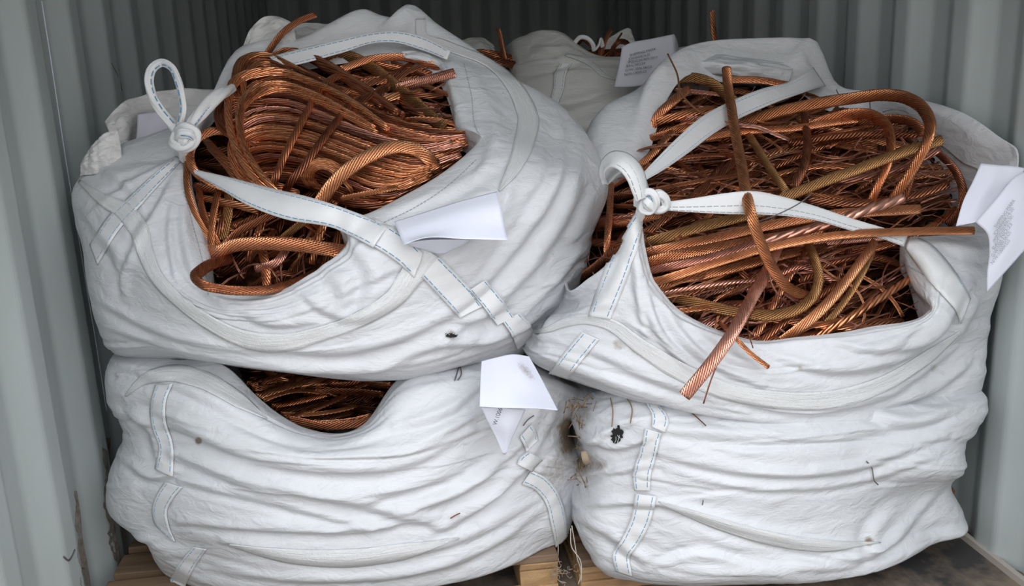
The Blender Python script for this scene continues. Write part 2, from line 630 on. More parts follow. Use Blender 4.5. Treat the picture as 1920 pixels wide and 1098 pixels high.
def make_bag(name, rings, vs, folds, dirt=(), nf=330, nb=70, nv=190, seed=1, nrand=70, mat=FAB, ramp_amp=1.0, zmin=-9.0):
    rs = np.random.RandomState(seed)
    th = np.concatenate([np.linspace(0, 0.5, nf, endpoint=False), np.linspace(0.5, 1, nb, endpoint=False)])
    R = []
    for rg in rings:
        rg = sorted(rg, key=lambda c: c[0])
        R.append(hermite([c[0] for c in rg], [c[1] for c in rg], th, closed=True))
    R = np.array(R)                       # ring, theta, 3
    nt_ = len(th)
    q = np.linspace(vs[0], vs[-1], nv)
    G = hermite(np.array(vs), R.reshape(len(R), -1), q).reshape(nv, nt_, 3).transpose(1, 0, 2)   # theta, v, 3
    du = np.roll(G, -1, 0) - np.roll(G, 1, 0)
    dv = np.gradient(G, axis=1)
    Nn = np.cross(du, dv)
    Nn /= np.linalg.norm(Nn, axis=2)[..., None] + 1e-12
    c = G.mean((0, 1))
    if ((G - c) * Nn).sum() < 0:
        Nn = -Nn
    # smooth normals a little
    for _ in range(3):
        Nn = Nn + np.roll(Nn, 1, 0) + np.roll(Nn, -1, 0)
        Nn[:, 1:-1] += Nn[:, :-2] * .5 + Nn[:, 2:] * .5
        Nn /= np.linalg.norm(Nn, axis=2)[..., None] + 1e-12
    px = PX(G.reshape(-1, 3))
    front = ((C0 - G) * Nn).sum(2).ravel() > -0.25
    disp = np.zeros(nt_ * nv)
    thg = np.repeat(th, nv)
    vg = np.tile((q - vs[0]) / (vs[-1] - vs[0]), nt_)

    def prof(t, w, A):
        return .95 * A * (np.exp(-(t / w)**2) - 0.75 * np.exp(-((t - 1.5 * w) / (0.8 * w))**2))

    for f in folds:
        poly = curve(np.array(f[0], float), 24)
        t, s = seg_dist(px, poly)
        w, A = 1.15 * f[1], f[2]
        env = np.sin(np.pi * np.clip(s, 0.02, 0.98))**0.5
        ww = w * (0.6 + 0.4 * env)
        disp += np.where(front, prof(t, ww, A) * env, 0)
    # many small slack folds, running mostly round the bag
    for k in range(nrand):
        c0 = rs.uniform(0, 0.52)
        v0 = rs.uniform(0.02, 0.93)
        ln = rs.uniform(0.03, 0.14)
        sl = rs.normal(0, 0.5)
        cur = rs.normal(0, 3.0)
        A = rs.uniform(0.0006, 0.0028) * ramp_amp * rs.choice([1, 1, -1])
        w = rs.uniform(0.007, 0.024)
        x = (thg - c0)
        t = (vg - v0 - sl * x - cur * x * x)
        env = np.exp(-(x / ln)**2)
        disp += A * env * (np.exp(-(t / w)**2) - 0.7 * np.exp(-((t - 1.5 * w) / w)**2))
    V = G.reshape(-1, 3) + Nn.reshape(-1, 3) * disp[:, None]
    # the cloth rests against the walls and on what carries it
    V[:, 0] = np.where(V[:, 0] > 1.43, 1.43 + .055 * np.tanh((V[:, 0] - 1.43) / .055), V[:, 0])
    V[:, 0] = np.where(V[:, 0] < -.77, -.77 - .05 * np.tanh((-.77 - V[:, 0]) / .05), V[:, 0])
    V[:, 2] = np.maximum(V[:, 2], zmin)
    o = mesh('fabric_body', V, grid_faces(nt_, nv, True), mat)
    me = o.data
    # bottom closed
    bot = [i * nv for i in range(nt_)]
    at = me.attributes.new('dirt', 'FLOAT', 'POINT')
    dv_ = np.zeros(len(V))
    pxd = PX(V)
    for (x, y, r, s) in dirt:
        dv_ += s * np.exp(-((pxd[:, 0] - x)**2 + (pxd[:, 1] - y)**2) / r**2) * front
    at.data.foreach_set('value', np.clip(dv_, 0, 1.2).astype(np.float32))
    b = Bag()
    b.name = name
    b.V, b.G = V, V.reshape(nt_, nv, 3)
    b.N = Nn
    b.rim = b.G[:, -1]
    b.bvh = BVHTree.FromPolygons([tuple(v) for v in V], grid_faces(nt_, nv, True).tolist())
    cen = V.mean(0)
    root = bpy.data.objects.new(name, None)
    COL.objects.link(root)
    base = (float(cen[0]), float(cen[1]), float(V[:, 2].min()))
    root.location = base
    b.inv = Matrix.Translation(Vector(base)).inverted()
    b.root = root
    adopt(o, b)
    s = o.modifiers.new('solid', 'SOLIDIFY')
    s.thickness = 0.003
    s.offset = -1
    b.body = o
    return b


def adopt(o, bag, parent=None):
    """make o (built in world coordinates) a child of the bag or of one of its parts"""
    o.parent = parent or bag.root
    if parent is None:
        o.matrix_parent_inverse = bag.inv
    return o


def hit(bag, x, y):
    d = P(x, y, 2.0) - C0
    d /= np.linalg.norm(d)
    l, n, i, dist = bag.bvh.ray_cast(Vector(C0), Vector(d))
    if l is None:
        return None
    if n.dot(Vector(d)) > 0:
        n = -n
    return np.array(l), np.array(n)


def on_bag(bag, pts, off=0.006):
    """photo pixels -> points lying on the bag's skin"""
    out, last = [], None
    for x, y in pts:
        h = hit(bag, x, y)
        if h is None:
            p = P(x, y, last if last else 1.9)
        else:
            p = h[0] + h[1] * off * 0.5 + (C0 - h[0]) / np.linalg.norm(C0 - h[0]) * off * 0.5
            last = h[0][1]
        out.append(p)
    return np.array(out)


def smooth_depth(G, it=4):
    for _ in range(it):
        G[1:-1] = G[1:-1] * .5 + (G[:-2] + G[2:]) * .25
    return G


def ribbon(name, bag, A, B, mat, on=True, off=0.006, n=60, k=7, stitches=(0.17, 0.83), smat=None, thick=0.003, parent=None, sm=2, belly=0.0, dash=(0.012, 0.004)):
    """a flat tape between two edge lines A and B. on=True: pixel edges (x, y) sewn on the skin; else (x, y, Y)"""
    A, B = np.array(A, float), np.array(B, float)
    if on:
        a, b = curve(A, n), curve(B, n)
        G = np.empty((n, k, 3))
        for j in range(k):
            t = j / (k - 1)
            G[:, j] = on_bag(bag, a * (1 - t) + b * t, off)
        # keep the cloth's folds but no jumps
        dep = np.linalg.norm(G - C0, axis=2)
        D = dep.copy()
        for _ in range(sm):
            D[1:-1] = D[1:-1] * .5 + (D[:-2] + D[2:]) * .25
            D[:, 1:-1] = D[:, 1:-1] * .5 + (D[:, :-2] + D[:, 2:]) * .25
        D = np.minimum(D, dep + 0.0005)
        G = C0 + (G - C0) * (D / dep)[..., None]
    else:
        a, b = curve(P(A[:, 0], A[:, 1], A[:, 2]), n), curve(P(B[:, 0], B[:, 1], B[:, 2]), n)
        t = np.linspace(0, 1, k)[None, :, None]
        G = a[:, None] * (1 - t) + b[:, None] * t
        if belly:
            G = G + np.array([0, -1, 0.4]) * (belly * np.sin(np.pi * t))
    L = np.concatenate([[0], np.cumsum(np.linalg.norm(np.diff(G[:, k // 2], axis=0), axis=1))])
    uv = np.stack([np.broadcast_to(np.linspace(0, 1, k), (n, k)), np.broadcast_to(L[:, None], (n, k))], -1).reshape(-1, 2)
    o = mesh(name, G.reshape(-1, 3), grid_faces(n, k), mat, uv=uv)
    m = o.modifiers.new('solid', 'SOLIDIFY')
    m.thickness = thick
    m.offset = 0
    adopt(o, bag, parent)
    if parent is not None:
        pass
    if stitches:
        tb = TB()
        for s in stitches:
            f = s * (k - 1)
            j = min(int(f), k - 2)
            line = G[:, j] * (1 - (f - j)) + G[:, j + 1] * (f - j)
            tow = (C0 - line)
            line = line + tow / np.linalg.norm(tow, axis=1)[:, None] * (thick * .5 + 0.0008)
            d = np.concatenate([[0], np.cumsum(np.linalg.norm(np.diff(line, axis=0), axis=1))])
            x = 0.003
            while x + dash[0] < d[-1]:
                qs = np.linspace(x, x + dash[0], 4)
                seg = np.stack([np.interp(qs, d, line[:, c]) for c in range(3)], -1)
                tb.tube(seg, 0.0008, k=4, n=4)
                x += dash[0] + dash[1]
        if tb.n:
            s = tb.build('stitching', smat or STITCH)
            s.parent = o
            s['label'] = 'blue stitching' if (smat or STITCH) is STITCH else 'grey stitching'
    return o


def strip(name, bag, mid, w, mat, **kw):
    """tape sewn on the skin along a pixel mid-line of w pixels width"""
    c = curve(np.array(mid, float), 40)
    t = np.gradient(c, axis=0)
    t /= np.linalg.norm(t, axis=1)[:, None] + 1e-9
    nrm = np.stack([-t[:, 1], t[:, 0]], -1)
    ww = np.interp(np.linspace(0, 1, 40), np.linspace(0, 1, len(w)), w)[:, None] if np.ndim(w) else w
    return ribbon(name, bag, c - nrm * ww / 2, c + nrm * ww / 2, mat, **kw)


# ---- lower right bag
LR_r = [
    front_ring([(1150, 1062), (1250, 1100), (1400, 1105), (1600, 1095), (1715, 1040)], 1.95, 2.15, 2.55),
    front_ring([(1112, 1038), (1200, 1090), (1300, 1096), (1400, 1093), (1520, 1095), (1640, 1082), (1735, 1035), (1784, 985)], 1.74, 1.98, 2.75),
    front_ring([(1074, 975), (1200, 1010), (1400, 1035), (1600, 1030), (1730, 990), (1788, 940)], 1.72, 2.0, 2.75),
    front_ring([(1072, 930), (1200, 950), (1400, 975), (1600, 965), (1700, 930), (1764, 895)], 1.72, 2.0, 2.75),
    front_ring([(1092, 850), (1200, 865), (1400, 885), (1600, 875), (1770, 840)], 1.71, 2.0, 2.75),
    front_ring([(1072, 785), (1200, 800), (1400, 820), (1600, 815), (1776, 795)], 1.72, 2.02, 2.75),
    front_ring([(1078, 750), (1200, 752), (1400, 775), (1600, 775), (1812, 735)], 1.76, 2.05, 2.75),
    front_ring([(1095, 722), (1200, 722), (1400, 735), (1600, 735), (1805, 700)], 1.86, 2.08, 2.7),
    front_ring([(1130, 712), (1250, 700), (1400, 705), (1600, 705), (1760, 690)], 2.0, 2.12, 2.6),
]
LR_f = [
    ([(1090, 775), (1250, 800), (1450, 815), (1650, 800), (1790, 770)], 12, .012),
    ([(1240, 850), (1400, 880), (1560, 880), (1770, 815)], 11, .013),
    ([(1250, 880), (1420, 910), (1600, 900), (1760, 850)], 9, .008),
    ([(1090, 895), (1150, 880), (1210, 870)], 8, .008),
    ([(1080, 945), (1230, 940), (1400, 985), (1560, 1020), (1660, 1030)], 9, .012),
    ([(1250, 950), (1450, 1010), (1640, 1030), (1720, 960), (1770, 900)], 10, .010),
    ([(1080, 965), (1150, 1000), (1220, 1060)], 12, .010),
    ([(1480, 1060), (1600, 1050), (1700, 1000)], 12, .010),
    ([(1600, 760), (1720, 790), (1800, 760)], 10, .012),
    ([(1680, 950), (1640, 1000), (1640, 1060)], 12, .008),
    ([(1085, 820), (1160, 835), (1230, 812)], 8, .010),
    ([(1090, 840), (1180, 790), (1240, 780)], 8, .009),
    ([(1400, 1060), (1300, 1040), (1230, 1060)], 9, .008),
]
LR = make_bag('big_bag', LR_r, [0, .55, 1.3, 2, 3, 4, 4.6, 5.3, 6], LR_f,
              dirt=[(1088, 868, 26, .8), (1095, 775, 26, .5), (1130, 872, 22, .45), (1160, 815, 16, .4), (1630, 1015, 12, .8), (1500, 1020, 10, .5)],
              seed=3, nrand=80, zmin=.092)
tag(LR.root, 'white woven big bag under the bag whose thick cable end hangs out over its front', 'bag', 'big bags of copper scrap')

# ---- lower left bag
LL_r = [
    front_ring([(340, 1085), (480, 1115), (640, 1125), (850, 1110), (1000, 1055)], 2.02, 2.2, 2.7),
    front_ring([(292, 1010), (340, 1085), (460, 1110), (640, 1118), (800, 1106), (900, 1088), (1000, 1044), (1052, 1000)], 1.85, 2.12, 2.85),
    front_ring([(288, 985), (400, 1050), (550, 1070), (700, 1065), (850, 1040), (980, 985), (1066, 965)], 1.81, 2.12, 2.85),
    front_ring([(212, 935), (300, 975), (430, 1000), (600, 1010), (800, 985), (960, 920), (1082, 905)], 1.79, 2.18, 2.9),
    front_ring([(214, 870), (330, 905), (480, 930), (640, 935), (800, 910), (950, 870), (1092, 855)], 1.78, 2.2, 2.9),
    front_ring([(240, 795), (330, 835), (480, 865), (640, 875), (800, 860), (950, 810), (1064, 795)], 1.77, 2.2, 2.9),
    front_ring([(207, 720), (300, 745), (420, 790), (540, 830), (640, 838), (740, 815), (850, 770), (960, 745), (1082, 740)], 1.79, 2.2, 2.9),
    front_ring([(212, 668), (300, 692), (400, 718), (470, 760), (560, 812), (690, 798), (745, 735), (840, 700), (960, 700), (1085, 712)], 1.86, 2.2, 2.85),
    front_ring([(232, 645), (320, 672), (438, 697), (482, 742), (566, 799), (690, 786), (735, 722), (835, 685), (950, 672), (1040, 690)], 1.92, 2.22, 2.8),
]
LL_f = [
    ([(225, 700), (330, 720), (440, 770), (540, 815), (640, 825), (740, 800)], 10, .010),
    ([(300, 770), (450, 840), (600, 870), (760, 860), (880, 800)], 16, .016),
    ([(330, 850), (480, 905), (620, 930), (760, 960), (850, 990)], 14, .016),
    ([(340, 900), (480, 930), (700, 985)], 10, .012),
    ([(335, 975), (500, 985), (700, 985), (820, 960)], 11, .012),
    ([(800, 1000), (900, 940), (990, 850), (1040, 770)], 12, .016),
    ([(770, 950), (880, 900), (960, 840), (1010, 790)], 12, .011),
    ([(880, 960), (960, 900), (1060, 800)], 9, .008),
    ([(420, 1010), (560, 1040), (740, 1035), (900, 990), (1010, 930)], 12, .013),
    ([(380, 1060), (560, 1080), (760, 1065), (940, 1000), (1040, 930)], 12, .011),
    ([(700, 1090), (860, 1050), (1000, 980)], 11, .010),
    ([(520, 900), (680, 925), (860, 880)], 14, .010),
    ([(230, 860), (290, 890), (330, 880)], 9, .010),
    ([(218, 680), (300, 700), (380, 690)], 9, .010),
    ([(240, 760), (290, 810), (300, 860)], 12, .012),
    ([(940, 860), (860, 920), (700, 960)], 12, .010),
    ([(740, 800), (850, 760), (900, 720)], 10, .010),
    ([(600, 850), (760, 840), (900, 770)], 10, .009),
    ([(1030, 720), (1000, 780), (950, 860)], 10, .009),
]
LL = make_bag('big_bag', LL_r, [0, .6, 1.2, 2.1, 3, 4, 5, 5.7, 6.2], LL_f,
              dirt=[(1066, 800, 24, .9), (1066, 835, 20, .6), (1040, 885, 50, .5), (1020, 810, 20, .35), (372, 826, 8, 1)], seed=11, nrand=90, zmin=.117)
tag(LL.root, 'white woven big bag sagging under the bag with the tied copper coil', 'bag', 'big bags of copper scrap')

# ---- upper right bag
UR_r = [
    front_ring([(1010, 668), (1090, 722), (1250, 765), (1500, 790), (1690, 782), (1795, 745)], 1.92, 2.15, 2.7),
    front_ring([(978, 650), (1060, 700), (1200, 755), (1400, 790), (1600, 795), (1720, 785), (1806, 755)], 1.76, 2.08, 2.85),
    front_ring([(982, 635), (1060, 668), (1200, 715), (1400, 762), (1600, 762), (1730, 735), (1822, 690)], 1.73, 2.06, 2.9),
    front_ring([(1005, 600), (1080, 608), (1200, 650), (1350, 715), (1500, 735), (1650, 715), (1770, 650), (1838, 625)], 1.72, 2.06, 2.9),
    ring((0, 1035, 545, 2.15), (.05, 1060, 575, 1.99), (.08, 1105, 565, 1.85), (.115, 1155, 530, 1.79), (.14, 1178, 505, 1.78), (.16, 1200, 560, 1.75),
         (.2, 1260, 630, 1.735), (.25, 1390, 675, 1.725), (.3, 1500, 676, 1.725), (.35, 1640, 655, 1.73), (.4, 1760, 600, 1.77), (.43, 1790, 560, 1.80),
         (.46, 1822, 530, 1.86), (.49, 1885, 505, 1.90), (.52, 1902, 420, 1.92), (.56, 1903, 330, 1.95), (.62, 1850, 290, 2.04), (.66, 1782, 255, 2.17),
         (.74, 1622, 215, 2.56), (.78, 1535, 195, 2.62), (.80, 1505, 135, 2.62), (.86, 1330, 128, 2.62), (.92, 1195, 185, 2.55), (.96, 1105, 235, 2.42)),
    ring((0, 1085, 425, 2.2), (.04, 1060, 500, 2.06), (.055, 1066, 542, 1.96), (.08, 1105, 522, 1.88), (.115, 1158, 472, 1.84), (.14, 1196, 402, 1.83),
         (.155, 1205, 460, 1.82), (.175, 1222, 525, 1.80), (.2, 1265, 578, 1.79), (.225, 1325, 614, 1.78), (.25, 1395, 638, 1.77), (.3, 1500, 634, 1.77),
         (.35, 1625, 616, 1.78), (.395, 1738, 578, 1.82), (.42, 1714, 500, 1.9), (.44, 1692, 456, 1.93), (.48, 1790, 432, 1.98), (.52, 1835, 340, 1.97),
         (.56, 1888, 305, 1.95), (.62, 1838, 268, 2.02), (.66, 1778, 224, 2.14), (.70, 1700, 195, 2.30), (.74, 1620, 182, 2.52), (.775, 1538, 158, 2.53),
         (.788, 1522, 128, 2.54), (.80, 1503, 91, 2.55), (.815, 1480, 101, 2.56), (.86, 1330, 91, 2.55), (.89, 1268, 101, 2.5), (.92, 1213, 165, 2.42), (.94, 1183, 270, 2.32),
         (.97, 1125, 338, 2.26)),
    ring((0, 1100, 440, 2.25), (.04, 1075, 520, 2.16), (.055, 1080, 565, 2.06), (.08, 1115, 560, 1.98), (.115, 1165, 520, 1.93), (.14, 1198, 470, 1.9),
         (.155, 1215, 510, 1.89), (.175, 1235, 570, 1.87), (.2, 1275, 620, 1.86), (.225, 1330, 655, 1.85), (.25, 1395, 678, 1.84), (.3, 1500, 674, 1.84),
         (.35, 1625, 655, 1.85), (.395, 1725, 615, 1.89), (.42, 1700, 540, 1.98), (.44, 1685, 500, 2.0), (.48, 1770, 470, 2.06), (.52, 1800, 400, 2.12),
         (.56, 1840, 335, 2.03), (.62, 1800, 300, 2.10), (.66, 1750, 262, 2.20), (.70, 1690, 232, 2.33), (.74, 1610, 215, 2.5), (.775, 1534, 200, 2.5), (.788, 1512, 182, 2.5),
         (.80, 1490, 165, 2.5), (.815, 1465, 160, 2.5), (.86, 1335, 152, 2.5), (.89, 1290, 140, 2.46), (.92, 1245, 200, 2.4), (.94, 1215, 290, 2.32),
         (.97, 1140, 360, 2.3)),
]
UR_f = [
    ([(1225, 540), (1270, 620), (1340, 680), (1430, 720)], 9, .012),
    ([(1210, 530), (1235, 620), (1300, 690)], 8, .009),
    ([(1290, 610), (1350, 660), (1430, 690)], 9, .009),
    ([(1440, 660), (1560, 690), (1700, 660), (1800, 590)], 11, .011),
    ([(1640, 660), (1740, 630), (1810, 570)], 9, .012),
    ([(1700, 480), (1725, 540), (1760, 575)], 10, .012),
    ([(1350, 735), (1500, 765), (1650, 740), (1790, 650)], 10, .011),
    ([(1000, 655), (1150, 715), (1300, 760), (1500, 785), (1700, 780)], 12, .012),
    ([(1100, 650), (1250, 715), (1400, 765)], 11, .009),
    ([(1195, 440), (1150, 540), (1110, 590)], 9, .008),
    ([(1190, 470), (1200, 550), (1210, 620)], 9, .008),
    ([(1060, 560), (1040, 590), (1010, 640)], 8, .010),
    ([(1650, 760), (1760, 720), (1815, 680)], 10, .013),
    ([(1830, 560), (1800, 610), (1780, 640)], 9, .014),
    ([(1720, 470), (1780, 520), (1830, 540)], 9, .006),
    ([(1780, 460), (1840, 470), (1880, 460)], 10, .009),
    ([(1120, 245), (1160, 300), (1150, 330)], 10, .008),
    ([(1560, 640), (1650, 650), (1720, 610)], 9, .008),
]
UR = make_bag('big_bag', UR_r, [0, .6, 1.2, 2, 3, 4, 4.6], UR_f,
              dirt=[(1090, 660, 20, .7), (1160, 645, 18, .55), (1195, 655, 16, .5), (1180, 300, 20, .3), (1750, 690, 14, .5), (1770, 700, 10, .4), (1500, 690, 8, .5)],
              seed=21, nrand=70, nf=420)
tag(UR.root, 'open white woven big bag with a thick copper cable end hanging over its front', 'bag', 'big bags of copper scrap')

# ---- upper left bag
UL_r = [
    front_ring([(245, 655), (350, 678), (500, 700), (700, 716), (880, 690), (990, 640)], 1.95, 2.2, 2.7),
    front_ring([(214, 640), (300, 658), (420, 680), (560, 697), (740, 706), (880, 676), (960, 645), (1012, 610)], 1.80, 2.2, 2.9),
    front_ring([(192, 585), (300, 630), (430, 650), (600, 665), (760, 655), (900, 615), (1000, 570), (1072, 545)], 1.76, 2.2, 2.95),
    front_ring([(168, 470), (250, 530), (350, 585), (480, 615), (640, 605), (800, 560), (940, 510), (1050, 470), (1106, 440)], 1.74, 2.2, 2.95),
    ring((0, 148, 335, 2.2), (.03, 175, 355, 2.1), (.06, 225, 400, 2.0), (.10, 290, 480, 1.88), (.125, 320, 528, 1.83), (.15, 362, 560, 1.80), (.175, 420, 580, 1.77),
         (.205, 510, 575, 1.75), (.245, 630, 520, 1.74), (.27, 700, 470, 1.745), (.3, 790, 430, 1.76), (.36, 925, 370, 1.81), (.42, 1030, 325, 1.9),
         (.48, 1112, 318, 2.08), (.5, 1121, 300, 2.15), (.54, 1072, 216, 2.33), (.58, 1000, 180, 2.4), (.62, 905, 110, 2.47), (.66, 832, 62, 2.5),
         (.69, 782, 24, 2.52), (.72, 748, 52, 2.52), (.735, 720, 46, 2.52), (.757, 692, 34, 2.52), (.81, 618, 64, 2.52), (.85, 560, 100, 2.52), (.89, 490, 98, 2.5), (.92, 428, 124, 2.48),
         (.95, 340, 282, 2.3), (.98, 190, 292, 2.28)),
    ring((.0, 344, 292, 2.13), (.03, 346, 300, 2.12), (.06, 353, 345, 2.07), (.10, 384, 450, 1.95), (.125, 393, 492, 1.88), (.15, 380, 528, 1.85), (.175, 430, 549, 1.82), (.205, 520, 549, 1.81),
         (.225, 575, 520, 1.805), (.245, 640, 470, 1.82), (.255, 653, 446, 1.83), (.265, 636, 420, 1.84), (.277, 690, 400, 1.85), (.297, 760, 365, 1.87), (.327, 832, 322, 1.92),
         (.36, 890, 273, 2.0), (.42, 868, 235, 2.08), (.48, 861, 180, 2.18), (.54, 848, 130, 2.3), (.58, 826, 108, 2.36), (.64, 770, 92, 2.4),
         (.7, 700, 85, 2.42), (.76, 640, 90, 2.42), (.82, 560, 102, 2.42), (.87, 490, 100, 2.42), (.91, 432, 128, 2.38), (.95, 395, 190, 2.3), (.98, 362, 245, 2.18)),
    ring((.0, 352, 310, 2.17), (.03, 356, 320, 2.17), (.06, 365, 370, 2.14), (.10, 394, 480, 2.04), (.125, 402, 530, 1.97), (.15, 395, 565, 1.93), (.175, 440, 588, 1.89), (.205, 520, 588, 1.88),
         (.225, 580, 560, 1.875), (.245, 640, 510, 1.89), (.255, 655, 486, 1.9), (.265, 648, 460, 1.91), (.277, 690, 440, 1.92), (.297, 760, 405, 1.94), (.327, 830, 362, 1.99),
         (.36, 880, 313, 2.07), (.42, 855, 270, 2.12), (.48, 846, 210, 2.2), (.54, 825, 160, 2.3), (.58, 800, 142, 2.34), (.64, 755, 125, 2.38),
         (.7, 690, 115, 2.4), (.76, 635, 120, 2.4), (.82, 560, 132, 2.4), (.87, 500, 130, 2.4), (.91, 450, 158, 2.37), (.95, 412, 215, 2.3), (.98, 375, 265, 2.2)),
]
UL_f = [
    ([(1085, 245), (1075, 350), (1010, 470), (920, 570), (830, 640)], 13, .014),
    ([(1050, 215), (1050, 330), (980, 440), (900, 540)], 12, .010),
    ([(1115, 360), (1060, 480), (960, 590), (840, 660)], 12, .013),
    ([(1105, 440), (1020, 550), (900, 640)], 10, .011),
    ([(1090, 500), (1000, 590), (860, 660)], 9, .009),
    ([(960, 300), (940, 400), (860, 480)], 12, .007),
    ([(720, 400), (860, 345), (950, 290)], 10, .006),
    ([(660, 450), (705, 520), (690, 580), (620, 640)], 18, .010),
    ([(610, 500), (650, 545), (640, 600)], 16, .007),
    ([(560, 545), (640, 590), (720, 570), (770, 520)], 10, .008),
    ([(420, 562), (500, 600), (590, 600)], 10, .007),
    ([(346, 300), (300, 390), (262, 450), (230, 540)], 9, .010),
    ([(352, 330), (345, 430), (372, 520), (440, 590)], 10, .010),
    ([(342, 296), (240, 350), (170, 400)], 8, .008),
    ([(346, 310), (320, 430), (330, 520)], 8, .008),
    ([(185, 560), (260, 600), (380, 640), (520, 660)], 10, .010),
    ([(200, 610), (330, 650), (500, 680), (700, 690), (860, 660)], 10, .011),
    ([(470, 640), (620, 655), (760, 625), (880, 560)], 11, .010),
    ([(700, 690), (800, 650), (940, 620), (1010, 590)], 10, .012),
    ([(820, 600), (900, 590), (980, 560)], 9, .008),
    ([(160, 400), (220, 470), (240, 560)], 12, .008),
    ([(840, 100), (900, 170), (930, 260), (900, 330)], 14, .007),
    ([(780, 30), (770, 60), (760, 90)], 10, .008),
    ([(150, 300), (220, 330), (280, 400)], 9, .007),
]
UL = make_bag('big_bag', UL_r, [0, .6, 1.3, 2.3, 3.4, 4.4, 5.0], UL_f,
              dirt=[(845, 628, 12, .7), (870, 660, 25, .3), (820, 560, 14, .35), (470, 645, 20, .35)], seed=5, nrand=60, nf=420)
tag(UL.root, 'open white woven big bag holding the tied coil of copper strands', 'bag', 'big bags of copper scrap')

# ------------------------------------------------------------------ bags further back
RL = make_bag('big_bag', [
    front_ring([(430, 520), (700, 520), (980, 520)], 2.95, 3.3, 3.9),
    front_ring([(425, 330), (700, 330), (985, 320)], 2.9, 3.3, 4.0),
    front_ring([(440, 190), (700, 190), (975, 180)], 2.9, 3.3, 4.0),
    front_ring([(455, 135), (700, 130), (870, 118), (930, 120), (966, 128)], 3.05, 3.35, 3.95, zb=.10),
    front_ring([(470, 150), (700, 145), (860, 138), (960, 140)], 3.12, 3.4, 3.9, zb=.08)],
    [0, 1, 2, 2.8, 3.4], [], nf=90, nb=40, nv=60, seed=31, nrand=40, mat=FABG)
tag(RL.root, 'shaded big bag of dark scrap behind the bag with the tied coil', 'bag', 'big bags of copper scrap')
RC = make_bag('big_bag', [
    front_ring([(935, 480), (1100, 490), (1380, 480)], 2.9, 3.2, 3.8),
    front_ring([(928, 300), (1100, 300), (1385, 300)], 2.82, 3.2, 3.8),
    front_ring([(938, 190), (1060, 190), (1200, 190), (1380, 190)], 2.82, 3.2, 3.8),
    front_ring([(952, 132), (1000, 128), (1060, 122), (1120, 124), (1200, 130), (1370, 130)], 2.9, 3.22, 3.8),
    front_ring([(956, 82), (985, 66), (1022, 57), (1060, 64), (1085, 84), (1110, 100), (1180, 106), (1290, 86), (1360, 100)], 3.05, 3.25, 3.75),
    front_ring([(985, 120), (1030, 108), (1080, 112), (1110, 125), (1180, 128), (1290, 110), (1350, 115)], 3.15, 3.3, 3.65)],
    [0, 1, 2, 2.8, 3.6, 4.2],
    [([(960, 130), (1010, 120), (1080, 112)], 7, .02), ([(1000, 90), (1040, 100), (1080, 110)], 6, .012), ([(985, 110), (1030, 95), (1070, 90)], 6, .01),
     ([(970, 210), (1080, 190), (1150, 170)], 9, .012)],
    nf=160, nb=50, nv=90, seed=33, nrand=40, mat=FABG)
tag(RC.root, 'white big bag in the shade behind the sheet headed shipping mark', 'bag', 'big bags of copper scrap')

# ------------------------------------------------------------------ straps, hems and knots of the bags
# upper left bag
def Ys(pts, ys):
    t = np.linspace(0, 1, len(ys))
    return [(x, y, float(np.interp(i / (len(pts) - 1), t, ys))) for i, (x, y) in enumerate(pts)]


def hy(bag, x, y, off=.012, d=1.9):
    h = hit(bag, x, y)
    return (x, y, min((h[0][1] if h is not None else d) - off, d))


ribbon('strap', UL, Ys([(364, 318), (430, 333), (520, 356), (580, 370), (632, 386)], [2.05, 1.94, 1.85, 1.79, 1.765]) + [hy(UL, 668, 399, d=1.785), hy(UL, 700, 411, d=1.81), hy(UL, 728, 424, d=1.81)],
       Ys([(362, 323), (415, 355), (470, 387), (540, 412), (628, 428)], [2.04, 1.93, 1.84, 1.78, 1.755]) + [hy(UL, 654, 440, d=1.785), hy(UL, 678, 452, d=1.80), hy(UL, 700, 464, d=1.80)], WEB, on=False, stitches=(.12, .9), belly=.006, n=90)
ribbon('strap', UL, [(700, 410), (740, 430), (770, 452), (793, 474)], [(678, 452), (723, 476), (756, 500), (775, 520)], WEB, stitches=(.12, .9), off=.008)
ribbon('strap', UL, [(822, 480), (852, 510), (884, 545), (905, 575)], [(790, 518), (815, 545), (840, 572), (862, 596)], WEB, off=.006, stitches=(.1, .9))
ribbon('strap', UL, [(909, 524), (936, 556), (962, 594)], [(878, 543), (905, 575), (931, 610)], WEB, off=.010, stitches=(.1, .9))
ribbon('strap', UL, [(971, 586), (988, 602), (1001, 624)], [(941, 603), (956, 626), (969, 652)], WEB, off=.010, stitches=(.1, .9))
ribbon('strap', UL, [(330, 294), (290, 326), (247, 366), (205, 405), (170, 458)], [(342, 300), (305, 340), (264, 386), (222, 434), (184, 496)], WEB, off=.004, smat=STITCH)
ribbon('strap', UL, Ys([(505, 107), (554, 94), (629, 76), (702, 61), (733, 58), (790, 68), (845, 96)], [2.34, 2.36, 2.37, 2.37, 2.37, 2.36, 2.32]),
       Ys([(530, 128), (583, 115), (642, 99), (708, 80), (740, 80), (785, 92), (838, 112)], [2.32, 2.34, 2.36, 2.36, 2.36, 2.35, 2.31]), WEB, on=False, stitches=(.15, .85))
strip('hem_tape', UL, [(150, 340), (190, 372), (235, 398), (258, 425), (272, 470), (292, 515), (335, 562), (395, 605), (450, 632), (520, 642), (610, 622), (690, 590), (745, 552), (775, 510), (806, 470)],
      [6, 24, 38, 30, 24, 22, 26, 30, 34, 30, 26, 28, 34, 44, 48], BRAID, stitches=None, thick=.002, off=.005, n=150)
strip('hem_tape', UL, [(788, 36), (793, 72), (830, 84), (868, 98), (905, 112), (950, 146), (978, 188), (990, 222), (982, 270), (962, 318), (936, 358)],
      [18, 22, 18, 16, 18, 26, 34, 40, 36, 24, 4], BRAID, stitches=None, thick=.002, off=.004, n=120)
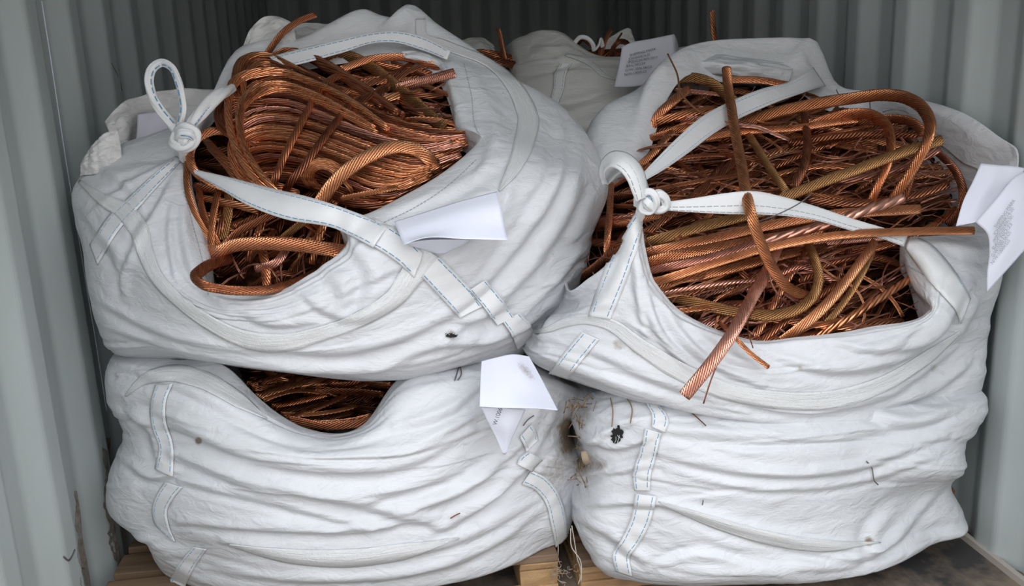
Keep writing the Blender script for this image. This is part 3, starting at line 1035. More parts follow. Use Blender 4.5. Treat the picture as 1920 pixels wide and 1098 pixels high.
def stitch_line(bag, pts, mat=STITCHG, r=.0007):
    c = on_bag(bag, curve(np.array(pts, float), 90), .003)
    tb = TB()
    for i in range(0, 86, 3):
        tb.tube(c[i:i + 3], r, k=4, n=3)
    o = tb.build('stitching', mat)
    adopt(o, bag)
    o['label'] = 'line of fine stitching along the hem'


stitch_line(UL, [(870, 120), (884, 180), (892, 240), (904, 262)])
stitch_line(UL, [(893, 300), (838, 350), (770, 393), (706, 424)])
stitch_line(UL, [(344, 360), (366, 440), (384, 510), (392, 560)])
stitch_line(UR, [(1690, 490), (1740, 520), (1790, 560)])


def knot_tube(bag, name, pts, rpx, flat=.55, k=14, mat=WEB, stitch=True, roll=0.0, ridges=5, amp=.22):
    """knotted webbing: a creased, squashed tape along pts (px, py, Y)"""
    p = P([q[0] for q in pts], [q[1] for q in pts], [q[2] for q in pts])
    r = M1(np.array(rpx, float) if np.ndim(rpx) else rpx, pts[0][2])
    tb = TB().tube(p, r, k=k * 2, flat=flat, lobes=ridges, amp=amp, pitch=.5, n=70, roll=roll)
    o = tb.build(name, mat)
    adopt(o, bag)
    if stitch:
        t2 = TB()
        c = curve(p, 60)
        rr = (np.interp(np.linspace(0, 1, 60), np.linspace(0, 1, len(r)), r) if np.ndim(r) else np.full(60, r))
        tow = C0 - c
        tow /= np.linalg.norm(tow, axis=1)[:, None]
        t = np.gradient(c, axis=0)
        t /= np.linalg.norm(t, axis=1)[:, None]
        side = np.cross(t, tow)
        ln = c + tow * (rr * .72)[:, None] + side * (rr * .45)[:, None]
        for a in range(0, 56, 3):
            t2.tube(ln[a:a + 3], .0011, k=4, n=3)
        s = t2.build('stitching', STITCH)
        s.parent = o
    return o


knot_tube(UL, 'lifting_loop', [(343, 262, 2.08), (326, 238, 2.08), (300, 205, 2.09), (284, 175, 2.10), (279, 150, 2.1), (287, 127, 2.1), (303, 118, 2.1), (321, 126, 2.09), (333, 150, 2.08), (341, 180, 2.07), (343, 208, 2.06), (337, 232, 2.06), (340, 262, 2.07)],
          [9, 9, 8.5, 8.5, 8, 8, 7.5, 8, 9, 9, 8.5, 8, 8], flat=.6)
knot_tube(UL, 'knot', [(332, 246, 2.05), (350, 240, 2.03), (366, 250, 2.03), (360, 268, 2.03), (340, 275, 2.03), (325, 266, 2.04), (331, 250, 2.05), (349, 254, 2.02), (362, 264, 2.03)], [9, 11, 11, 11, 11, 10, 10, 9, 8], flat=.8)
knot_tube(UL, 'knot', [(336, 272, 2.035), (346, 262, 2.025), (358, 246, 2.03)], [9, 12, 10], flat=.8)
knot_tube(UL, 'knot', [(346, 262, 2.06), (344, 280, 2.07), (345, 300, 2.1)], [11, 10, 8], flat=.8)
knot_tube(UL, 'knot', [(330, 258, 2.03), (342, 250, 2.015), (356, 252, 2.015), (366, 262, 2.025)], [6, 9, 9, 6], flat=.6, roll=.6)
knot_tube(UL, 'twisted_strap', [(350, 246, 2.05), (366, 224, 2.06), (390, 196, 2.10), (412, 178, 2.14), (436, 164, 2.22)], [9, 13, 13, 12, 9], flat=.75, ridges=3, amp=.3)

# loose cloth behind the knot and the liner standing up at the back rim


def sheet(name, rows, mat, bag=None, nu=40, nv=40, thick=.0012, wob=0.0, seed=0, uvs=True):
    g = np.array([[P(x, y, Y) for x, y, Y in r] for r in rows])
    R = np.array([curve(r, nu) for r in g])
    G = np.stack([curve(R[:, i], nv) for i in range(nu)])
    if wob:
        rs = np.random.RandomState(seed)
        u, v = np.meshgrid(np.linspace(0, 1, nu), np.linspace(0, 1, nv), indexing='ij')
        d = np.zeros_like(u)
        for _ in range(14):
            a, f, p = rs.uniform(0, 3.1), rs.uniform(5, 22), rs.uniform(0, 6)
            d += np.abs(np.sin(f * (u * math.cos(a) + v * math.sin(a)) + p)) * rs.uniform(.2, 1) / f * 6
        G = G + np.array([.2, -1, .3]) * (wob * (d - d.mean()))[..., None]
    o = mesh(name, G.reshape(-1, 3), grid_faces(nu, nv), mat)
    m = o.modifiers.new('solid', 'SOLIDIFY')
    m.thickness = thick
    m.offset = 0
    if bag:
        adopt(o, bag)
    return o


sheet('loose_flap', [[(196, 228, 2.28), (215, 205, 2.3), (262, 180, 2.38), (330, 167, 2.44), (405, 168, 2.5)],
                     [(205, 252, 2.26), (228, 225, 2.28), (268, 205, 2.36), (330, 195, 2.42), (405, 200, 2.48)],
                     [(200, 285, 2.24), (232, 262, 2.26), (262, 245, 2.36), (330, 235, 2.4), (395, 235, 2.44)],
                     [(180, 320, 2.24), (232, 312, 2.26), (262, 310, 2.32), (330, 305, 2.36), (380, 300, 2.4)]], LINER, UL, nu=70, nv=60, wob=.008, seed=2)
sheet('loose_flap', [[(160, 292, 2.22), (182, 262, 2.2), (203, 247, 2.2), (222, 243, 2.21)],
                     [(152, 305, 2.2), (180, 285, 2.18), (205, 275, 2.19), (226, 270, 2.2)],
                     [(150, 330, 2.2), (185, 325, 2.17), (210, 318, 2.17), (232, 318, 2.19)]], LINER, UL, nu=40, nv=40, wob=.006, seed=4)
sheet('liner_flap', [[(425, 122, 2.44), (455, 88, 2.46), (471, 52, 2.47), (498, 31, 2.48), (528, 32, 2.47), (547, 44, 2.46), (552, 60, 2.46)],
                     [(428, 135, 2.43), (458, 105, 2.45), (478, 75, 2.46), (500, 55, 2.47), (528, 55, 2.45), (545, 66, 2.45), (556, 80, 2.45)],
                     [(430, 150, 2.42), (462, 130, 2.43), (485, 115, 2.44), (505, 105, 2.45), (528, 105, 2.45), (545, 105, 2.45), (560, 108, 2.45)]], LINER, UL, nu=60, nv=50, wob=.005, seed=6)
sheet('liner_flap', [[(540, 52, 2.56), (562, 44, 2.57), (590, 43, 2.58), (620, 45, 2.58), (640, 40, 2.58), (664, 32, 2.57), (692, 26, 2.56)],
                     [(535, 75, 2.52), (560, 66, 2.53), (585, 74, 2.5), (602, 80, 2.5), (622, 68, 2.52), (655, 52, 2.53), (695, 45, 2.53)],
                     [(530, 112, 2.48), (560, 108, 2.48), (590, 105, 2.48), (610, 102, 2.48), (630, 96, 2.48), (660, 90, 2.48), (700, 85, 2.48)]], LINER, UL, nu=70, nv=40, wob=.004, seed=8)

# upper right bag
ribbon('strap', UR, Ys([(1204, 326), (1232, 296), (1270, 258), (1314, 220), (1359, 195), (1427, 167), (1478, 154), (1512, 136), (1524, 126)], [1.80, 1.94, 2.12, 2.28, 2.42, 2.50]),
       Ys([(1210, 338), (1245, 318), (1290, 287), (1342, 248), (1385, 223), (1455, 192), (1503, 175), (1530, 166), (1548, 162)], [1.79, 1.93, 2.11, 2.27, 2.41, 2.50]), WEB, on=False, stitches=(.17, .85), n=90)
ribbon('strap', UR, Ys([(1246, 379), (1303, 371), (1360, 362), (1408, 358), (1464, 368), (1520, 384), (1602, 411), (1660, 428), (1702, 440)], [1.79, 1.80, 1.81, 1.84, 1.88, 1.90]),
       Ys([(1246, 394), (1303, 398), (1360, 401), (1420, 402), (1475, 405), (1530, 413), (1595, 432), (1650, 446), (1694, 462)], [1.78, 1.79, 1.80, 1.83, 1.87, 1.89]), WEB, on=False, stitches=(.62, .92), smat=STITCHG, n=90)
ribbon('strap', UR, [(1706, 441), (1745, 460), (1772, 488), (1792, 515), (1808, 540), (1818, 560)], [(1700, 466), (1722, 498), (1745, 530), (1770, 558), (1792, 585), (1800, 605)], WEB, off=.006, stitches=(.06,), n=50)
ribbon('strap', UR, [(1196, 396), (1178, 424), (1158, 454), (1128, 520), (1104, 592)], [(1210, 400), (1203, 430), (1196, 460), (1175, 522), (1145, 598)], WEB, off=.004, n=60)
ribbon('strap', UR, [(1091, 622), (1062, 656), (1029, 700)], [(1124, 636), (1098, 668), (1066, 708)], WEB, off=.004, n=40)
strip('hem_tape', UR, [(985, 622), (1020, 620), (1050, 608), (1090, 598), (1140, 606), (1200, 648), (1275, 695), (1350, 728), (1450, 748), (1560, 748), (1650, 722), (1740, 668), (1800, 622)],
      [3, 16, 22, 28, 34, 34, 32, 32, 34, 32, 28, 24, 4], BRAID, stitches=None, thick=.002, off=.003, n=150)
ribbon('lifting_loop', UR, Ys([(1212, 372), (1212, 345), (1204, 318), (1190, 298), (1170, 286), (1148, 285), (1130, 300), (1124, 325), (1130, 346)], [1.77, 1.78, 1.80, 1.82, 1.84, 1.86]),
       Ys([(1192, 378), (1184, 358), (1176, 338), (1164, 322), (1152, 314), (1142, 314), (1134, 322), (1134, 336), (1140, 346)], [1.75, 1.74, 1.75, 1.77, 1.80, 1.86]), WEB, on=False, stitches=(.2, .55, .85), smat=STITCHG, n=80, k=9, thick=.005, belly=.012)
ribbon('lifting_loop', UR, Ys([(1138, 346), (1150, 335), (1160, 325), (1176, 322), (1196, 338), (1206, 360)], [1.86, 1.85, 1.84, 1.83, 1.82, 1.81]),
       Ys([(1128, 338), (1136, 318), (1152, 306), (1176, 302), (1204, 322), (1216, 356)], [1.90, 1.89, 1.88, 1.87, 1.85, 1.83]), WEB, on=False, stitches=None, n=60, thick=.005)
knot_tube(UR, 'knot', [(1196, 385, 1.79), (1204, 366, 1.77), (1220, 362, 1.76), (1228, 378, 1.76), (1218, 394, 1.77), (1202, 390, 1.77), (1206, 374, 1.765)], [9, 12, 12, 12, 11, 10, 9], flat=.8)
knot_tube(UR, 'knot', [(1222, 372, 1.77), (1234, 364, 1.765), (1246, 372, 1.77), (1247, 388, 1.775), (1234, 393, 1.775), (1224, 384, 1.77)], [9, 10, 10, 10, 10, 8], flat=.85)
knot_tube(UR, 'knot', [(1204, 370, 1.768), (1214, 380, 1.758), (1224, 392, 1.765)], [8, 11, 9], flat=.8)
knot_tube(UR, 'knot', [(1210, 380, 1.79), (1203, 396, 1.80), (1198, 412, 1.82)], [13, 11, 8], flat=.7)
sheet('lining_fold', [[(1292, 112, 2.57), (1340, 104, 2.545), (1400, 108, 2.535), (1450, 116, 2.535), (1488, 118, 2.56)],
                      [(1296, 124, 2.54), (1345, 122, 2.48), (1405, 128, 2.48), (1450, 136, 2.49), (1484, 142, 2.50)],
                      [(1300, 134, 2.54), (1350, 140, 2.50), (1400, 147, 2.49), (1445, 154, 2.49), (1478, 158, 2.50)]], FAB, UR, nu=60, nv=24, wob=.006, seed=15)
sheet('lining_fold', [[(752, 96, 2.38), (790, 95, 2.37), (822, 108, 2.35), (838, 128, 2.3)],
                      [(760, 108, 2.35), (790, 108, 2.34), (816, 116, 2.33), (836, 134, 2.28)],
                      [(775, 112, 2.35), (795, 116, 2.34), (815, 122, 2.33), (834, 138, 2.28)]], FAB, UL, nu=40, nv=20, wob=.004, seed=16)
# lower left bag
ribbon('strap', LL, [(293, 722), (285, 750), (288, 806), (298, 832), (292, 880)], [(325, 720), (313, 750), (312, 786), (325, 830), (326, 893)], WEB, off=.006, n=60)
ribbon('strap', LL, [(311, 903), (296, 925), (288, 945), (290, 975), (321, 1008)], [(344, 912), (325, 935), (315, 955), (319, 988), (330, 1014)], WEB, off=.006, n=50)
ribbon('strap', LL, [(363, 1024), (340, 1050), (321, 1082), (312, 1098)], [(388, 1028), (370, 1055), (354, 1084), (348, 1098)], WEB, off=.004, n=40)
ribbon('strap', LL, [(974, 820), (980, 833), (986, 846)], [(995, 794), (1004, 810), (1008, 826)], WEB, off=.008, n=24)
ribbon('strap', LL, [(988, 847), (974, 858), (969, 870)], [(1015, 861), (1004, 872), (997, 882)], WEB, off=.008, n=24)
ribbon('strap', LL, [(978, 907), (1000, 916), (1018, 936), (1034, 990), (1042, 1026)], [(996, 880), (1020, 892), (1040, 914), (1060, 968), (1062, 1004)], WEB, off=.006, n=60)
strip('hem_tape', LL, [(236, 742), (270, 712), (320, 700), (380, 712), (440, 745), (500, 785)], [3, 24, 34, 34, 28, 2], BRAID, stitches=None, thick=.002, off=.003, n=80)
strip('hem_tape', LL, [(430, 1020), (520, 1038), (640, 1046), (760, 1032), (860, 1008)], [2, 26, 34, 30, 2], BRAID, stitches=None, off=.003, n=80)
# lower right bag
ribbon('strap', LR, [(1211, 757), (1221, 775), (1222, 800)], [(1237, 762), (1254, 790), (1247, 809)], WEB, off=.006, n=30)
ribbon('strap', LR, [(1210, 803), (1200, 845), (1187, 888), (1190, 918)], [(1240, 810), (1231, 852), (1221, 890), (1219, 918)], WEB, off=.007, n=50)
ribbon('strap', LR, [(1192, 924), (1182, 975), (1165, 1010), (1149, 1038), (1155, 1068)], [(1232, 930), (1215, 988), (1198, 1018), (1182, 1042), (1186, 1078)], WEB, off=.007, n=60)
strip('hem_tape', LR, [(1235, 940), (1330, 975), (1430, 1005), (1540, 1022), (1650, 1016)], [2, 20, 24, 22, 2], BRAID, stitches=None, off=.003, n=80)
# rear bag
ribbon('strap', RC, [(1050, 118), (1040, 140), (1038, 165), (1030, 196)], [(1073, 118), (1062, 140), (1058, 165), (1046, 198)], WEB, off=.008, smat=STITCHG, n=30)
strip('hem_tape', RC, [(1060, 104), (1085, 110), (1110, 122), (1130, 140), (1155, 150)], [2, 8, 10, 8, 2], BRAID, stitches=None, thick=.002, off=.004, n=40)


def torn_hole_patch(bag, x, y, rx, ry, seed):
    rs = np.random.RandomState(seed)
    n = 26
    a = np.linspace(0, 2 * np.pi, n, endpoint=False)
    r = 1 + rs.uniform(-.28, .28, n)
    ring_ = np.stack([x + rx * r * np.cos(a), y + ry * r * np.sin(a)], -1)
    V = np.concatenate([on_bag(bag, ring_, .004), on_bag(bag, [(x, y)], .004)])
    o = mesh('torn_hole_patch', V, [(i, (i + 1) % n, n) for i in range(n)], HOLE_BLACK, smooth=False)  # black patch on the cloth paints the shaded inside of the tear
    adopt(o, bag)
    o['label'] = 'torn hole shown by a black shade patch, with frayed white threads'
    tb = TB()
    for _ in range(5):
        k = rs.randint(n)
        p0 = ring_[k]
        d = (np.array([x, y]) - p0) * rs.uniform(-.4, 1.1) + rs.normal(0, 3, 2)
        tb.tube(on_bag(bag, [p0, p0 + d * .5 + rs.normal(0, 1.5, 2), p0 + d], .007), .0006, k=4, n=6)
    f = tb.build('frayed_thread', FAB)
    f.parent = o


torn_hole_patch(LR, 1157, 816, 11, 17, 1)
torn_hole_patch(UL, 846, 628, 12, 4.5, 2)

# ------------------------------------------------------------------ copper
class TPS:
    def __init__(s, pts):
        a = np.array(pts, float)
        s.x = a[:, :2] / 200.0
        n = len(a)
        K = s.U(np.linalg.norm(s.x[:, None] - s.x[None], axis=2)) + np.eye(n) * 0.02
        Pm = np.hstack([np.ones((n, 1)), s.x])
        A = np.block([[K, Pm], [Pm.T, np.zeros((3, 3))]])
        s.w = np.linalg.solve(A, np.concatenate([a[:, 2], np.zeros(3)]))

    @staticmethod
    def U(r):
        return np.where(r > 1e-9, r * r * np.log(r + 1e-12), 0.0)

    def __call__(s, x, y):
        q = np.stack([np.asarray(x, float), np.asarray(y, float)], -1) / 200.0
        r = np.linalg.norm(q[..., None, :] - s.x, axis=-1)
        return s.U(r) @ s.w[:-3] + s.w[-3] + q @ s.w[-2:]


HUL = TPS([(350, 300, 2.15), (390, 490, 1.96), (430, 545, 1.90), (570, 520, 1.88), (650, 450, 1.89), (760, 365, 1.95), (888, 272, 2.06), (868, 200, 2.18), (830, 110, 2.36),
           (700, 88, 2.44), (560, 105, 2.42), (430, 130, 2.38), (390, 200, 2.28), (600, 250, 2.12), (520, 400, 1.99), (480, 200, 2.24), (700, 300, 2.04), (480, 320, 2.08)])
HUR = TPS([(1085, 430, 2.22), (1062, 520, 2.12), (1160, 490, 1.98), (1205, 470, 1.93), (1225, 530, 1.90), (1325, 614, 1.86), (1500, 634, 1.85), (1625, 616, 1.86), (1730, 575, 1.92),
           (1700, 470, 2.0), (1800, 420, 2.02), (1840, 320, 2.03), (1790, 265, 2.08), (1700, 215, 2.22), (1600, 195, 2.35), (1500, 165, 2.45), (1330, 155, 2.5), (1250, 185, 2.46),
           (1190, 285, 2.36), (1400, 400, 2.03), (1600, 350, 2.05), (1350, 250, 2.3), (1500, 540, 1.92)])
HLL = TPS([(438, 700, 2.05), (570, 805, 1.97), (690, 790, 1.97), (735, 722, 2.03), (600, 715, 2.1), (520, 690, 2.12), (700, 700, 2.1), (600, 660, 2.25)])
NCU = [0]


def cable(pts, rpx, mat, label=None, heap=HUL, name='copper_cable', k=None, flat=.8, lobes=0, amp=.2, pitch=.12, group=None, parent=None, cat='cable', absY=False, roll=0.0):
    """pts: (px, py, lift towards the camera in m) or absolute Y"""
    a = np.array([p if len(p) == 3 else (*p, 0.0) for p in pts], float)
    c = curve(a, max(12, 4 * len(a)))
    Y = c[:, 2] if absY else heap(c[:, 0], c[:, 1]) - c[:, 2]
    p3 = P(c[:, 0], c[:, 1], Y)
    r = M1(rpx, Y.mean())
    kk = k or (4 * lobes if lobes > 6 else 30 if lobes else 12)
    o = TB().tube(p3, r, k=kk, flat=flat, lobes=lobes, amp=amp, pitch=pitch, step=((.006 if k is None else .01) if lobes else .011), roll=roll).build(name, mat)
    if parent is not None:
        o.parent = parent
    elif label:
        tag(o, label, cat, group)
    NCU[0] += 1
    return o


# --- the tied coil in the upper left bag: one thing, its strands are parts
coil = bpy.data.objects.new('copper_coil', None)
COL.objects.link(coil)
tag(coil, 'tied coil of stranded copper lying across the upper left bag', 'coil of cable')
rs = np.random.RandomState(42)


def guide(gs, t):
    """blend between neighbouring guide curves"""
    g = [curve(np.array([p if len(p) == 3 else (*p, 0) for p in c], float), 26) for c in gs]
    x = t * (len(g) - 1)
    i = min(int(x), len(g) - 2)
    return g[i] * (1 - (x - i)) + g[i + 1] * (x - i)


def strands(gs, n, rpx, lift, mats, jit=3.0, cut=(0, 0), ljit=.018):
    for q in range(n):
        c = guide(gs, (q + rs.uniform(.1, .9)) / n)
        ph = rs.uniform(0, 6, 2)
        s = np.linspace(0, 1, len(c))
        off = rs.normal(0, jit)
        c[:, 0] += off * .6 + 1.5 * np.sin(5 * s + ph[0])
        c[:, 1] += off + 2.0 * np.sin(4 * s + ph[1])
        c[:, 2] += lift + rs.uniform(-ljit, ljit) + .006 * np.sin(6 * s + ph[0])
        a = int(rs.uniform(0, cut[0]) * len(c))
        b = len(c) - int(rs.uniform(0, cut[1]) * len(c))
        cable(c[a:b:3].tolist() + [c[b - 1].tolist()], rpx * rs.uniform(.8, 1.2), mats[rs.randint(len(mats))], parent=coil, name='strand', flat=rs.uniform(.7, 1), k=24, lobes=6, amp=.2, pitch=rs.uniform(.16, .3))


G0 = [(434, 165), (490, 124), (545, 122), (620, 160), (720, 212), (800, 238), (872, 248)]
G1 = [(430, 215), (475, 192), (540, 190), (620, 220), (720, 256), (800, 272), (874, 262)]
G2 = [(436, 265), (485, 242), (560, 248), (640, 275), (740, 310), (800, 318), (850, 298)]
G3 = [(444, 310), (495, 294), (570, 305), (640, 336), (720, 365), (790, 345)]
G4 = [(480, 350), (530, 345), (590, 360), (650, 385), (700, 395)]
strands([G0, G1, G2, G3, G4], 22, 6.5, -.015, [CU_BROWN, CU_BROWN, CU_BRIGHT], 3)
strands([G0, G1, G2, G3], 34, 4.6, .03, [CU_BROWN, CU_BRIGHT, CU_TAN, CU_BRIGHT, CU_PINK], 4, (.03, .12))
L1 = [(720, 235, .0), (640, 178, .02), (560, 142, .03), (500, 128, .04), (450, 135, .05), (427, 165, .06), (425, 215, .07), (442, 275, .08), (490, 345, .06), (545, 393, .0), (590, 425, -.08)]
L2 = [(700, 240, .0), (620, 195, .02), (550, 165, .03), (500, 160, .04), (468, 172, .05), (448, 205, .06), (450, 250, .07), (480, 312, .075), (530, 368, .04), (575, 405, -.04), (600, 430, -.09)]
def beside(c, d):
    return [(x + d * .7, y + d, *r) for x, y, *r in c]


strands([L1, beside(L1, 11)], 6, 4.6, .045, [CU_SKYLIT, CU_SKYLIT, CU_BRIGHT], 1, ljit=.006)
strands([beside(L2, -3), beside(L2, 8)], 6, 4.6, .05, [CU_SKYLIT, CU_SKYLIT, CU_BRIGHT], 1, ljit=.006)
strands([[(500, 185, .0), (450, 180, .03), (418, 188, .04), (402, 208, .05), (408, 238, .05), (440, 262, .03), (480, 275, .0)],
         [(500, 205, .0), (455, 200, .03), (430, 204, .04), (420, 220, .05), (428, 242, .05), (450, 256, .03), (490, 262, .0)]], 6, 4.6, .02, [CU_BROWN, CU_BRIGHT, CU_BROWN], 1)
strands([[(440, 232, .03), (430, 280, .06), (442, 320, .06), (490, 368, .03), (540, 400, -.04)], [(470, 262, .03), (462, 300, .06), (480, 340, .05), (525, 380, .0), (565, 405, -.06)]], 7, 5, .015, [CU_SKYLIT, CU_BRIGHT], 2)
strands([[(445, 205, .0), (438, 150, .03), (450, 112, .03), (485, 98, .02), (540, 118, .01), (600, 150, .0)], [(465, 190, .0), (456, 155, .03), (468, 128, .03), (495, 118, .02), (545, 138, .01), (600, 165, .0)]], 5, 5, .03, [CU_BROWN, CU_BROWN, CU_TAN], 2)
strands([[(520, 135, .0), (508, 105, .02), (528, 92, .03), (570, 108, .02), (640, 150, .01), (700, 190, 0)], [(555, 135, .0), (560, 108, .02), (590, 108, .02), (640, 135, .02), (700, 170, .01), (760, 215, 0)]], 6, 5.5, .02, [CU_BROWN, CU_BROWN, CU_TAN], 2)
for j, q in enumerate([[(655, 138, .02), (622, 148, .055), (600, 168, .065), (578, 205, .065), (555, 250, .065), (530, 300, .065), (512, 345, .06), (506, 358, .03)],
                       [(724, 164, .02), (702, 176, .04), (660, 196, .06), (626, 234, .07), (600, 268, .07), (572, 308, .07), (545, 342, .06), (535, 358, .03)]]):
    b = cable(q, 6.5, CU_BROWN, parent=coil, name='binding', flat=.6, k=14)
    b['label'] = 'brown tie wrapped across the coil'


# --- single traced cables, upper left bag
GUL = 'loose cables in the upper left bag'
cable([(598, 108), (644, 104), (690, 122), (740, 160), (785, 198), (830, 240)], 11, CU_OLIVE, 'wide olive brown cable under the rear strap of the bag with the coil', lobes=12, flat=.5)
cable([(592, 392, .02), (622, 348, .06), (655, 316, .085), (696, 290, .10), (740, 275, .10), (781, 281, .08), (806, 300, .05), (820, 318, .0)], 12.5, CU_TAN, 'fat tan cable arching over the lower end of the coil', lobes=13, flat=.7, pitch=.15)
for q in range(6):
    d = q * 3.0
    cable([(578 + d * 1.4, 352, .0), (568 + d * 1.2, 330, .04), (578 + d, 308 + d * .6, .06), (600 + d * .6, 300 + d, .06), (628, 306 + d * 1.3, .05), (648, 330 + d, .02), (660, 360, .0)], 3.4, CU_TAN, parent=coil, name='strand', k=10)
cable([(744, 165, .0), (780, 155, .03), (815, 146, .04), (852, 136, .04)], 8.5, CU_PINK, 'pink braided cable end beside the right rim of the coil bag', lobes=10, flat=.6, pitch=.06)
cable([(770, 205, .02), (805, 204, .05), (822, 206, .06), (829, 217, .06), (818, 227, .05), (790, 226, .03), (770, 222, .01)], 2.2, CU_PINK, 'thin bare wire bent in a hairpin above the coil', k=8, name='copper_wire', cat='wire')
cable([(380, 470, .0), (407, 472, .05), (428, 463, .06), (494, 456, .07), (560, 459, .06), (610, 466, .04), (665, 474, .0)], 13.5, CU_BRIGHT, 'thick copper cable lying level just below the front strap of the coil bag', lobes=14, flat=.7, pitch=.15)
cable([(430, 486, 1.93), (405, 492, 1.87), (378, 506, 1.80), (366, 519, 1.76), (378, 532, 1.735), (410, 541, 1.735), (461, 545, 1.745), (515, 541, 1.78), (556, 528, 1.84), (590, 512, 1.9)], 11, CU_BROWN,
      'thick copper hairpin poking over the front lip of the coil bag', lobes=13, flat=.75, pitch=.15, absY=True)
cable([(352, 300, .05), (350, 340, .06), (362, 390, .05), (385, 435, .03), (408, 465, .0)], 6, CU_TAN, 'copper strand running down the left lip below the knot', flat=.8, lobes=9)
cable([(470, 262, .03), (430, 247, .05), (398, 246, .07), (368, 262, .08), (356, 290, .08), (364, 318, .08), (392, 340, .06), (420, 352, .03)], 8, CU_BRIGHT, 'copper loop curling beside the knot of the coil bag', lobes=10, flat=.7)
for q in range(6):
    cable([(384 + q * 2, 258 + q * 4, .03), (412 + q * 2, 288 + q * 4, .05), (450, 318 + q * 5, .05), (500, 338 + q * 4, .04), (560, 362 + q * 3, .01)], 5.5, [CU_BROWN, CU_TAN][q % 2],
          'one of the brown strands bundled between knot and front strap', group='brown strands beside the knot', flat=.8)
cable([(494, 112, 2.42), (508, 90, 2.42), (530, 62, 2.42), (556, 42, 2.43), (592, 27, 2.44)], 5.5, CU_BROWN, 'brown cable sticking up against the dark rear wall', absY=True, flat=.8, lobes=9)
cable([(396, 470, .02), (398, 420, .03), (408, 365, .02), (416, 335, .0)], 6.5, CU_TAN, 'upright strand nearest the left lip of the coil bag', lobes=9)
cable([(372, 350, .0), (380, 395, .02), (400, 440, .02), (420, 478, .0)], 6, CU_BRIGHT, 'copper strand slanting down behind the upright one', lobes=9)
cable([(408, 478, .02), (440, 440, .03), (490, 412, .03), (530, 395, .02)], 7.5, CU_BROWN, 'brown cable rising from the thick level cable to the front strap', lobes=10)
cable([(520, 455, .03), (550, 430, .04), (590, 400, .03), (620, 380, .0)], 7, CU_OLIVE, 'olive cable slanting up under the middle of the front strap', lobes=10)
cable([(430, 340, .0), (428, 390, .01), (418, 450, .0)], 9, CU_OLIVE, 'wide dull cable hanging in the dark left corner of the opening', lobes=11, flat=.5)
cable([(640, 130, .01), (690, 112, .02), (760, 108, .02), (830, 128, .0)], 7, CU_BRIGHT, 'red copper cable tucked under the rear strap', lobes=10)
cable([(640, 372, .03), (690, 362, .05), (740, 352, .04), (770, 346, .01)], 5, CU_TAN, 'twisted copper strand just above the front flap', lobes=9, pitch=.08)
cable([(480, 505, .02), (520, 490, .03), (535, 470, .02), (540, 440, .0)], 8, CU_PINK, 'pink cable standing between the two thick level cables', lobes=10)

# --- single traced cables, upper right bag
U = dict(heap=HUR)
cable([(1362, 128, 2.25), (1365, 160, 2.22), (1371, 200, 2.16), (1381, 262, 2.05), (1391, 312, 1.93), (1398, 357, 1.83), (1409, 405, 1.765), (1424, 450, 1.77), (1447, 500, 1.79), (1476, 538, 1.81), (1505, 553, 1.85), (1530, 560, 1.9)], 10.5, CU_TAN,
      'long tan cable crossing in front of both straps of the right bag', lobes=13, flat=.9, pitch=.15, absY=True)
cable([(1510, 435, .0), (1516, 456, .03), (1528, 486, .06), (1535, 522, .07), (1527, 552, .07), (1500, 577, .07), (1455, 590, .06), (1400, 588, .05), (1330, 574, .03), (1250, 552, .0)], 11.5, CU_OLIVE,
      'olive brown cable bent into a hook near the front lip of the right bag', lobes=13, flat=.7, pitch=.15, **U)
cable([(1440, 385, .04), (1465, 373, .06), (1530, 346, .09), (1600, 320, .11), (1680, 290, .12), (1766, 262, .11)], 10.5, CU_OLIVE, 'straight olive cable rising to the right rim', lobes=12, flat=.7, **U)
cable([(1380, 238, .0), (1440, 215, .05), (1520, 196, .1), (1600, 184, .13), (1660, 178, .15), (1700, 184, .16), (1730, 203, .17), (1744, 232, .17), (1738, 268, .16), (1718, 305, .13), (1690, 350, .09), (1660, 395, .02)], 12, CU_TAN,
      'big tan cable loop rising above the right rim', lobes=13, flat=.75, pitch=.15, **U)
cable([(1500, 245, .0), (1545, 226, .05), (1590, 214, .08), (1635, 216, .1), (1662, 235, .11), (1671, 268, .11), (1664, 310, .09), (1645, 350, .06), (1630, 385, .02)], 11, CU_BRIGHT, 'smaller cable loop nested inside the big tan loop', lobes=12, flat=.7, pitch=.15, **U)
cable([(1610, 232, .02), (1670, 222, .05), (1715, 232, .06), (1732, 250, .05)], 9, CU_BROWN, 'brown cable passing behind the big tan loop', lobes=11, **U)
cable([(1385, 225, .01), (1410, 262, .04), (1440, 310, .05), (1476, 362, .04), (1490, 385, .0)], 8.5, CU_OLIVE, 'dark olive cable running down right of the long tan cable', lobes=11, **U)
cable([(1425, 455, .06), (1470, 443, .09), (1530, 426, .11), (1600, 402, .13), (1693, 371, .14)], 9.5, CU_PINK, 'straight pink cable lying over the level strap', lobes=3, amp=.05, flat=.9, **U)
cable([(1190, 540, .0), (1250, 522, .04), (1350, 490, .07), (1440, 464, .1), (1560, 442, .12), (1700, 434, .13), (1826, 432, .12)], 8.5, CU_TAN, 'longest tan cable, its cut end reaching the folded white sheet', lobes=12, flat=.75, pitch=.22, **U)
cable([(1190, 478, .0), (1260, 463, .03), (1340, 446, .05), (1430, 425, .06), (1560, 402, .09), (1650, 396, .1), (1724, 392, .09)], 10, CU_BRIGHT, 'flat copper cable just below the level strap', lobes=12, flat=.6, pitch=.15, **U)
cable([(1195, 498, .0), (1270, 478, .04), (1360, 462, .05), (1470, 443, .05), (1540, 432, .04)], 11, CU_BRIGHT, 'broad ribbed cable below the flat one under the strap', lobes=14, flat=.6, pitch=.12, **U)
